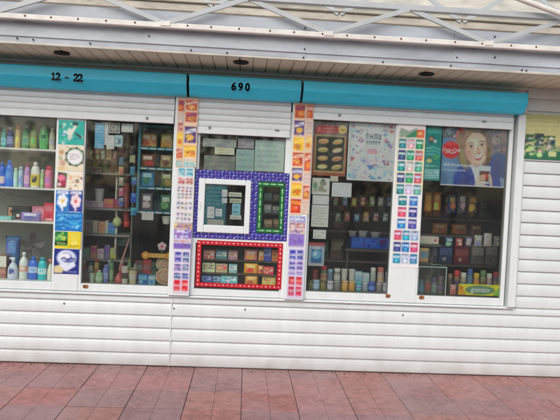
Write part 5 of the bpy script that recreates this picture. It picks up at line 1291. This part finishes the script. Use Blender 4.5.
# deep wall shelves behind windows three and four
YD=.80
zd=[at(400,y,YD).z for y in (216,232.5,262)]
xd0,xd1=px(309,205,YD)-.25,2.55
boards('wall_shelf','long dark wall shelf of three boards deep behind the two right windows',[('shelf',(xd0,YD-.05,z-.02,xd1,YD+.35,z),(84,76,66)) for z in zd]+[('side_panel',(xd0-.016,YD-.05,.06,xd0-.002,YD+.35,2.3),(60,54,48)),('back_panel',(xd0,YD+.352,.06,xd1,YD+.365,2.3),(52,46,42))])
# blue crate with white trays on it, third window
zc_=at(372,249,.6).z
carton(371,40,11,.6,zc_,243,(30,70,150),'long blue crate lying deep in the third window',[('rect',.03,.2,.3,.8,(36,84,170)),('rect',.36,.2,.63,.8,(36,84,170)),('rect',.69,.2,.97,.8,(36,84,170))],d=.18,cat='crate',name='crate')
b=MB(); b.box(px(345,250,.6),.58,zc_-.03,px(393,250,.6),.9,zc_-.001,(70,64,58),bev=.002); b.box(px(347,250,.6),.62,.06,px(349,250,.6),.66,zc_-.03,(60,56,50)); b.box(px(389,250,.6),.62,.06,px(391,250,.6),.66,zc_-.03,(60,56,50))
tag(b.build('side_table',MT['board']),'low brown table under the blue crate in the third window','table')
zc2=zc_+.112
for k,(a,w,h,c,l) in enumerate(((353,9,5.5,(190,186,176),'white tray, left of three on the blue crate'),(363.5,10,6,(206,202,190),'white tray, middle of three on the blue crate'),(376,11,5,(176,170,160),'dull white tray, right of three on the blue crate'))):
    x,W,H=place(a,w,h,.66,236); b=MB()
    b.lathe([(0,0),(W*.36,0),(W*.5,H),(W*.53,H*1.03),(W*.5,H*1.06),(W*.34,H*.2),(0,H*.2)],x,.70,18,c,squash=.6,z0=zc_+mpp(a,240,.6)*11+.001)
    tag(b.build('tray',MT['plastic'],None,origin=(x,.70,zc_+.1)),l,'tray')
# goods on the wall shelf
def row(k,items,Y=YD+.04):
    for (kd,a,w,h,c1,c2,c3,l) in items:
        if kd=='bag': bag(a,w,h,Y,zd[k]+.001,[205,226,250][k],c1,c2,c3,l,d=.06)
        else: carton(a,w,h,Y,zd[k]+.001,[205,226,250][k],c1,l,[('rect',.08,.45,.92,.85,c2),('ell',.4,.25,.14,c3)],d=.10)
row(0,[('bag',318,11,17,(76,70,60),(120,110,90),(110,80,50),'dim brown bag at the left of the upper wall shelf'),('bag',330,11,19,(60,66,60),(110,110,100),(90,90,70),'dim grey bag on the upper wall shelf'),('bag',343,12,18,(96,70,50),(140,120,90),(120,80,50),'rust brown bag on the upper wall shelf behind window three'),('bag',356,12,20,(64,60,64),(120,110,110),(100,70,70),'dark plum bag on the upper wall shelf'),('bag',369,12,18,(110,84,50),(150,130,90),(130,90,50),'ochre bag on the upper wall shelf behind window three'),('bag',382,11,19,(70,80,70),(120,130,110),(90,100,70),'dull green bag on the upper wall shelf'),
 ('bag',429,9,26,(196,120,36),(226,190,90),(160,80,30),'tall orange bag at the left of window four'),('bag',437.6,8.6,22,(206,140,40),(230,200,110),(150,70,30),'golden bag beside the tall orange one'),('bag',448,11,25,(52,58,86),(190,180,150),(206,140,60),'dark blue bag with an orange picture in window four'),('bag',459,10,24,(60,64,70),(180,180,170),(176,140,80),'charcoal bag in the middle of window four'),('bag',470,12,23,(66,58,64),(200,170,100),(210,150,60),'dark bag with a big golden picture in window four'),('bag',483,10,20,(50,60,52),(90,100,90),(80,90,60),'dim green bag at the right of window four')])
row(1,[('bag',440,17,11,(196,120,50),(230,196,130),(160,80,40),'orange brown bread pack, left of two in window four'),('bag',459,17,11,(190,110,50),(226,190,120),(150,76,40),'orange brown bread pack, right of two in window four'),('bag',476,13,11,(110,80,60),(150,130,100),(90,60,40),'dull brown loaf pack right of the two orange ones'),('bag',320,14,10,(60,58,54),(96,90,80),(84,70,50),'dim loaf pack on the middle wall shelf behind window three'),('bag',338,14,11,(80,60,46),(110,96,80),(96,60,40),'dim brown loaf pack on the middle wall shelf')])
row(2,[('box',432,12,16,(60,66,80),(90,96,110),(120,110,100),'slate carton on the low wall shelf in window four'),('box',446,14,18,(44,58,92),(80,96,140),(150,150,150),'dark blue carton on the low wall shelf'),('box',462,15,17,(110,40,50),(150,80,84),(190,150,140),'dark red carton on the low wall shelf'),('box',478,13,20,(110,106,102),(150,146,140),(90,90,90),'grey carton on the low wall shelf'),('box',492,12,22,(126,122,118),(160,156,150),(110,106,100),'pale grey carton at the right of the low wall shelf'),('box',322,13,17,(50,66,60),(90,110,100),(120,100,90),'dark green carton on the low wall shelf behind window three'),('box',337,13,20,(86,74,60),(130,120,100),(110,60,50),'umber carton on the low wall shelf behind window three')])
# boxes near the glass in window four
carton(429,20,7.6,.30,at(429,244,.30).z,240,(214,208,190),'cream carton with a pink dot in the left of window four',[('ell',.82,.5,.07,(206,90,110)),('rect',.1,.3,.6,.6,(180,170,150))],d=.1)
b=MB(); zz=at(429,244,.30).z; b.box(px(419,244,.3)-.02,.29,zz-.02,px(441,244,.3),.5,zz-.001,(90,84,74)); b.box(px(419,244,.3)-.02,.48,.06,px(419,244,.3)+.02,.5,zz-.021,(90,84,74)); b.box(px(438,244,.3),.48,.06,px(440,244,.3),.5,zz-.021,(90,84,74)); tag(b.build('wall_bracket',MT['board']),'narrow board under the cream carton in window four','shelf')
carton(424,9,14,.30,at(424,262,.30).z,254,(170,140,100),'tan carton with a blue picture left in window four',[('rect',.1,.3,.9,.75,(96,130,150)),('rect',.1,.82,.9,.95,(226,190,110))],d=.08)
zq=at(424,262,.30).z; b=MB(); b.box(px(418,262,.3)-.02,.29,zq-.02,px(431,262,.3),.5,zq-.001,(80,76,68)); b.box(px(420,262,.3),.44,.06,px(424,262,.3),.48,zq-.021,(80,76,68)); tag(b.build('stand',MT['board']),'short dark stand under the tan carton','stand')
# counter and glass case
Y4=.10; z4=at(460,296.6,Y4).z
b=MB(); b.box(px(416,285,.1),.04,z4-.02,px(506,285,.1),.5,z4,(96,92,84),bev=.002); tag(b.build('counter_board',MT['board']),'dark counter board along the foot of the rightmost window','shelf')
gx0,gx1=px(418,280,Y4),px(446.5,280,Y4); gz1=at(435,267.6,Y4).z
gc=thing('glass_case',((gx0+gx1)/2,Y4,z4),'glass display case with pale edges at the left foot of the rightmost window','case')
ed=(170,196,186)
for q in((gx0,Y4,z4,gx0+.006,Y4+.006,gz1),(gx1-.008,Y4,z4,gx1,Y4+.008,gz1),(gx0,Y4+.2,z4,gx0+.006,Y4+.206,gz1),(gx1-.006,Y4+.2,z4,gx1,Y4+.206,gz1),(gx0,Y4,gz1,gx1,Y4+.008,gz1+.008),(gx0,Y4+.2,gz1,gx1,Y4+.206,gz1+.006),(gx1-.006,Y4+.008,gz1,gx1,Y4+.2,gz1+.006)):
    b=MB(); b.box(*q,ed); b.build('edge',MT['gloss'],gc)
for q in((gx0+.006,Y4+.002,z4,gx1-.008,Y4+.005,gz1),(gx1-.005,Y4+.009,z4,gx1-.002,Y4+.199,gz1),(gx0+.006,Y4+.009,gz1+.001,gx1-.007,Y4+.199,gz1+.004)):
    b=MB(); b.box(*q); b.build('pane',MT['clear'],gc)
for k,(a,w,h,c,l) in enumerate(((421,6,14,(70,110,140),'blue jar inside the glass case, leftmost'),(427.6,6,19,(110,84,66),'brown jar inside the glass case'),(434,6,16,(90,116,130),'grey blue jar inside the glass case'),(440.4,6,18,(120,104,90),'tan jar inside the glass case, rightmost'))):
    jar(a,w,h,Y4+.10,z4+.001,285,c,jit(c,40),l,jit(c,50))
bag(453,7,11,Y4+.05,z4+.001,290,(176,130,120),(206,170,160),(190,110,110),'small pinkish pack between the glass case and the yellow sign',d=.03)
jar(449.6,5,20,Y4+.14,z4+.001,285,(84,80,70),(130,110,90),'dim tall jar behind the pinkish pack')

# ---- service window low pane: packs in three rows
YQ=.10
zq3=[at(240,y,YQ).z for y in(260.4,273.6,284.6)]
xq0,xq1=px(199,270,YQ),px(281,270,YQ)
boards('pack_stand','small dark stand of three boards behind the red taped pane',[('shelf',(xq0,YQ-.03,z-.008,xq1,YQ+.14,z),(70,66,58)) for z in zq3]+[('back_panel',(xq0,YQ+.142,zq3[2]-.01,xq1,YQ+.15,zq3[0]+.13),(56,56,52))])
lo=[(0,209,11,7,(176,96,100),(226,200,190),'rose pack, left on the top board behind the red tape'),(0,221.5,11,7.4,(70,110,116),(190,206,200),'teal pack on the top board behind the red tape'),(0,233,9,7.4,(150,110,120),(206,190,180),'mauve pack on the top board behind the red tape'),
 (1,208.5,12,7.4,(196,200,160),(110,120,70),'cream green pack, left on the middle board behind the red tape'),(1,221.5,11,7,(150,140,110),(206,110,100),'khaki pack on the middle board behind the red tape'),(1,233,8,7,(110,150,150),(226,230,226),'pale teal pack on the middle board behind the red tape'),
 (2,206.5,10,6.6,(50,80,120),(110,140,180),'navy pack, left on the low board behind the red tape'),(2,216.5,8,6.4,(60,90,110),(130,150,170),'slate blue pack on the low board behind the red tape'),(2,229,16,7,(70,150,160),(200,226,226),'wide turquoise pack on the low board behind the red tape'),
 (0,267.4,7.6,11.6,(54,70,150),(130,150,206),'royal blue pack on the top board at right behind the red tape'),(0,275,6,9,(190,110,60),(226,170,110),'orange pack at the right end of the top board'),(1,268,11,6,(190,60,60),(230,180,170),'red pack on the middle board at right'),(2,269,13,7,(170,150,70),(214,196,130),'mustard pack on the low board at right')]
for k,a,w,h,c1,c2,l in lo: carton(a,w*1.06,h*1.3,YQ,zq3[k]+.001,[256,269,280][k],c1,l,[('rect',.08,.35,.92,.8,c2),('rect',.16,.45,.6,.68,jit(c1,30)),('ell',.8,.5,.09,jit(c2,40)),('confetti',.04,.04,.96,.96,[c1,c2,jit(c1,60),jit(c2,60)],14,.09,random.Random(int(a*7+k)))],d=.06,cat='packet',name='pack')
for k,a,w,h,c1,c2,c3,l in ((0,251,14,11.6,(196,120,110),(226,206,190),(206,150,70),'pink and gold bag on the top board behind the red tape'),(1,251,15,11,(206,150,50),(236,206,120),(196,70,50),'yellow and red bag on the middle board behind the red tape'),(2,251.5,14,9.6,(180,130,60),(226,190,120),(150,80,50),'golden bag on the low board behind the red tape'),(0,261.4,6,11,(196,166,110),(230,214,180),(170,110,60),'straw bag between the pink bag and the blue pack'),(1,260.6,5.6,9,(196,130,70),(230,190,140),(150,60,50),'small orange bag in the middle of the middle board')):
    bag(a,w,h,YQ-.005,zq3[k]+.001,[254,268,280][k],c1,c2,c3,l,d=.04)
# shelf behind the green taped pane
zg3=[at(273,y,.14).z for y in(200.5,213.5,228)]
xa,xb=px(259,205,.14),px(284,205,.14)
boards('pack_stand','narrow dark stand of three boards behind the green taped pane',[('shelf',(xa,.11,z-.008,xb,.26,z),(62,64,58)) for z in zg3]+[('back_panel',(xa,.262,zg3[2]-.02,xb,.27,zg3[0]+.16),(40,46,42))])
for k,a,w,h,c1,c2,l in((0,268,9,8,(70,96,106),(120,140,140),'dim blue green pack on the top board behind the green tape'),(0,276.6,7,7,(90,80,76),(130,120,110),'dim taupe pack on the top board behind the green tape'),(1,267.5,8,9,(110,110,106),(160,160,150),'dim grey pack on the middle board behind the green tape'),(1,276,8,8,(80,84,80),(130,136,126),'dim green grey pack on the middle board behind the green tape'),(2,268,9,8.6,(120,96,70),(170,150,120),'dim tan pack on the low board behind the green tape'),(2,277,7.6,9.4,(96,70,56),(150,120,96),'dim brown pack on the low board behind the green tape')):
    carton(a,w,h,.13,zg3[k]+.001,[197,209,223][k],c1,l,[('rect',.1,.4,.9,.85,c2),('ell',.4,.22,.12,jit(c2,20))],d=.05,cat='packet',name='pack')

# ---- more goods crowding the windows
hz=[at(100,y,.42).z for y in (157.5,)]
for k,(a,w,h,c1,c2,l) in enumerate(((85,6,11,(186,176,150),(120,110,90),'cream hanging packet nearest the left edge of window two'),(91,5.4,9.5,(120,124,70),(206,200,130),'olive hanging packet second from left in window two'),(97,6,11.5,(150,100,70),(230,200,160),'rust hanging packet under the blue leaflet'),(103,5.6,10,(96,116,90),(190,200,170),'sage hanging packet under the narrow white strip'),(109,6,12,(200,186,120),(150,120,60),'straw yellow hanging packet under the white notice'),(115,5.4,10.5,(130,80,70),(220,190,180),'dull red hanging packet under the pale blue card'))):
    bag(a,w,h,.21,at(a,158+h*.2,.21).z,155,c1,c2,jit(c2,30),l,d=.02)
for k,(a,w,h,c,cp,st,l) in enumerate(((84.5,5,19,(150,70,66),(200,190,180),'flat','rusty red bottle in the back row at the foot of window two'),(90.5,5.5,17,(176,180,170),(60,110,150),'flat','greyish white bottle with a blue cap in the back row of window two'),(96.5,5,21,(196,170,90),(170,60,50),'tube','ochre tube with a red cap in the back row of window two'),(109,5,20,(60,96,140),(220,220,220),'flat','steel blue bottle with a white cap in the back row of window two'),(121.6,5,20,(170,90,110),(230,220,220),'tube','rose tube with a white cap in the back row of window two'),(129.2,5,22,(90,130,80),(210,200,90),'flat','leaf green bottle with a yellow cap in the back row of window two'),(136,5,21,(206,196,180),(150,60,60),'flat','cream bottle with a red cap in the back row of window two'))):
    B(a,w,h,.27,zW,270,c,cp,l,(.15,.55,jit(c,60)),st)
for k,(a,w,h,c1,c2,l) in enumerate(((424,8,9,(150,120,70),(220,200,140),'tan packet hanging below the teal poster'),(449,9,10,(60,90,110),(170,190,190),'slate packet hanging in the middle of window four'),(459,8,9,(150,60,60),(220,180,170),'brick red packet hanging in the middle of window four'),(468.6,8,10,(90,84,110),(190,186,200),'dusky violet packet hanging in window four'),(478,9,12,(150,148,142),(200,200,196),'grey white packet hanging right of the violet one'),(487.6,9,14,(176,172,166),(216,214,210),'largest grey white packet hanging at the right of window four'),(496.6,7,11,(120,118,112),(170,168,160),'smoky grey packet hanging at the right edge of window four'))):
    bag(a,w,h,.42,at(a,247,.42).z,242,c1,c2,jit(c2,40),l,d=.03)
for k,(a,w,h,c1,c2,l) in enumerate(((338,7,10,(80,110,90),(160,170,140),'moss packet hanging left in the dark of window three'),(347,7,11,(120,80,60),(190,150,110),'brown packet hanging in the dark of window three'),(356.5,7,9,(70,80,110),(150,156,170),'ink blue packet hanging in the dark of window three'),(366,7,11,(140,110,60),(206,180,120),'mustard packet hanging in the dark of window three'),(376,7,10,(100,66,76),(170,140,146),'wine packet hanging in the dark of window three'),(385.6,7,10,(90,100,96),(160,170,160),'grey green packet hanging at the right in window three'))):
    bag(a,w,h,.5,at(a,222,.5).z,216,c1,c2,jit(c2,40),l,d=.03)
# small packets clipped in a column between the deep shelf and the rack
for k,(y,c,l) in enumerate(((141,(190,186,170),'small cream packet highest in the clipped column of window two'),(151,(150,90,80),'small brick packet second in the clipped column of window two'),(161,(90,130,150),'small steel blue packet third in the clipped column'),(171,(196,170,110),'small straw packet fourth in the clipped column'),(181.5,(120,150,120),'small sage packet fifth in the clipped column'),(192,(196,110,120),'small rose packet sixth in the clipped column'),(202,(100,110,160),'small lavender blue packet lowest in the clipped column'))):
    bag(121.2,5.4,9,.17,at(121.2,y+4.6,.17).z,y,c,jit(c,60),jit(c,50),l,d=.015)
zl=at(105,259.5,.30).z
b=MB(); b.box(px(80,255,.3)-.02,.30,zl-.016,px(131,255,.3),.55,zl,(116,112,104),bev=.002)
lb=tag(b.build('low_board',MT['board']),'low grey board under the deep shelf of window two','shelf')
for k,(a,w,h,c,l) in enumerate(((86,7,11,(110,130,120),'sage carton, leftmost on the low board of window two'),(93.4,6,13,(170,120,90),'terracotta carton on the low board of window two'),(100.4,6.6,10,(196,190,176),'ivory carton on the low board of window two'),(107,5,14,(90,100,130),'slate blue carton on the low board of window two'),(113,6,11.5,(160,150,90),'olive yellow carton, rightmost on the low board of window two'))):
    carton(a,w,h,.31,zl+.001,252,c,l,[('rect',.1,.5,.9,.85,jit(c,50)),('ell',.45,.26,.2,jit(c,50))],d=.08)
# jars and cartons crowding behind the yellow sign
for k,(a,w,h,c,cp,l) in enumerate(((456.4,6,24,(120,90,70),(190,60,50),'brown jar with a red lid behind the left end of the yellow sign'),(463,6,22,(150,140,110),(220,216,206),'khaki jar with a white lid behind the yellow sign'),(469.4,5.6,26,(80,110,130),(60,90,140),'steel blue jar behind the yellow sign'),(476,6,22,(170,120,70),(206,170,70),'amber jar with a yellow lid behind the yellow sign'),(482.6,6,25,(110,120,90),(90,120,80),'mossy jar behind the yellow sign'),(489,5.6,22,(160,130,126),(196,190,184),'pinkish grey jar with a pale lid behind the yellow sign'),(495.6,6,24,(100,96,110),(150,60,66),'plum grey jar with a dull red lid behind the right end of the yellow sign'))):
    jar(a,w,h,.22,z4+.001,282,c,cp,l,jit(c,60))
# more packs hanging near the pane in the dark upper part of windows three and four
for k,(a,y,w,h,c1,c2,l) in enumerate(((336,207,7,11,(96,84,66),(170,150,120),'umber packet hanging highest left in window three'),(345,206,7,12,(70,90,100),(150,170,176),'petrol packet hanging below the collage poster'),(354,207,7,10,(130,96,60),(206,176,120),'caramel packet hanging below the collage poster'),(363,206.5,7,11,(90,60,60),(170,120,110),'maroon packet hanging below the collage poster'),(372,207,7,12,(86,100,70),(170,180,140),'fern green packet hanging below the collage poster'),(381,206.5,7,10,(120,116,110),(190,186,180),'pewter packet hanging below the collage poster'),(389,207,6,11,(60,76,110),(140,156,190),'indigo packet hanging at the right of window three'))):
    bag(a,w,h,.34,at(a,y,.34).z,200,c1,c2,jit(c2,40),l,d=.025)
for k,(a,y,w,h,c1,c2,l) in enumerate(((428,212,8,20,(206,130,40),(236,196,90),'bright orange packet hanging left under the teal poster'),(437,211,8,19,(190,110,50),(226,190,110),'burnt orange packet hanging next to the bright orange one'),(452,213,9,19,(44,60,100),(206,180,110),'navy packet with a gold picture hanging under the drink advert'),(462,213,9,20,(70,74,84),(196,196,190),'grey packet with a silver picture hanging under the drink advert'),(472.6,213,10,18,(90,70,50),(216,160,60),'brown packet with a golden picture hanging under the drink advert'))):
    bag(a,w,h,.36,at(a,y,.36).z,203,c1,c2,jit(c2,50),l,d=.03)
# ---- roll call: every label must be its own
seen={}
for o in bpy.data.objects:
    l=o.get('label')
    if l and o.parent is None:
        if l in seen: print('DUPLICATE LABEL',l)
        seen[l]=1; n=len(l.split())
        if n<4 or n>16: print('LABEL LENGTH',n,l)
# ================================================================== camera, light
cd=bpy.data.cameras.new('camera'); cam=bpy.data.objects.new('camera',cd); COL.objects.link(cam)
rx,dn,fw=[Vector(a) for a in AX]
M=Matrix((( rx.x,-dn.x,-fw.x),(rx.y,-dn.y,-fw.y),(rx.z,-dn.z,-fw.z)))
cam.matrix_world=Matrix.Translation(CAM) @ M.to_4x4()
cd.sensor_width=36; cd.lens=36*F/560; cd.clip_start=.1; cd.clip_end=2000
S.camera=cam
wd=bpy.data.worlds.new('World'); S.world=wd; wd.use_nodes=True
nt=wd.node_tree; bg=nt.nodes['Background']
sky=nt.nodes.new('ShaderNodeTexSky'); sky.sky_type='NISHITA'; sky.sun_disc=False
EL,RO=math.radians(40),math.radians(200)
sky.sun_elevation=EL; sky.sun_rotation=RO; sky.air_density=1.0; sky.dust_density=2.5; sky.ozone_density=1.6
bg.inputs['Strength'].default_value=.12
nt.links.new(sky.outputs[0],bg.inputs[0])
sd=bpy.data.lights.new('sun','SUN'); sun=bpy.data.objects.new('sun',sd); COL.objects.link(sun)
sd.energy=1.25; sd.angle=math.radians(40); sd.color=(1,.985,.965)
# sky sun_rotation is measured clockwise from +y
dirv=Vector((math.sin(RO)*math.cos(EL),math.cos(RO)*math.cos(EL),math.sin(EL)))
sun.rotation_euler=dirv.to_track_quat('Z','Y').to_euler(); sun.location=dirv*20
S.view_settings.view_transform='Standard'; S.view_settings.look='None'; S.view_settings.gamma=1
S.view_settings.use_curve_mapping=False
S.view_settings.exposure=0.4
S.render.engine='CYCLES'
S.cycles.filter_width=1.7; S.cycles.max_bounces=10; S.cycles.transparent_max_bounces=16; S.cycles.use_denoising=True
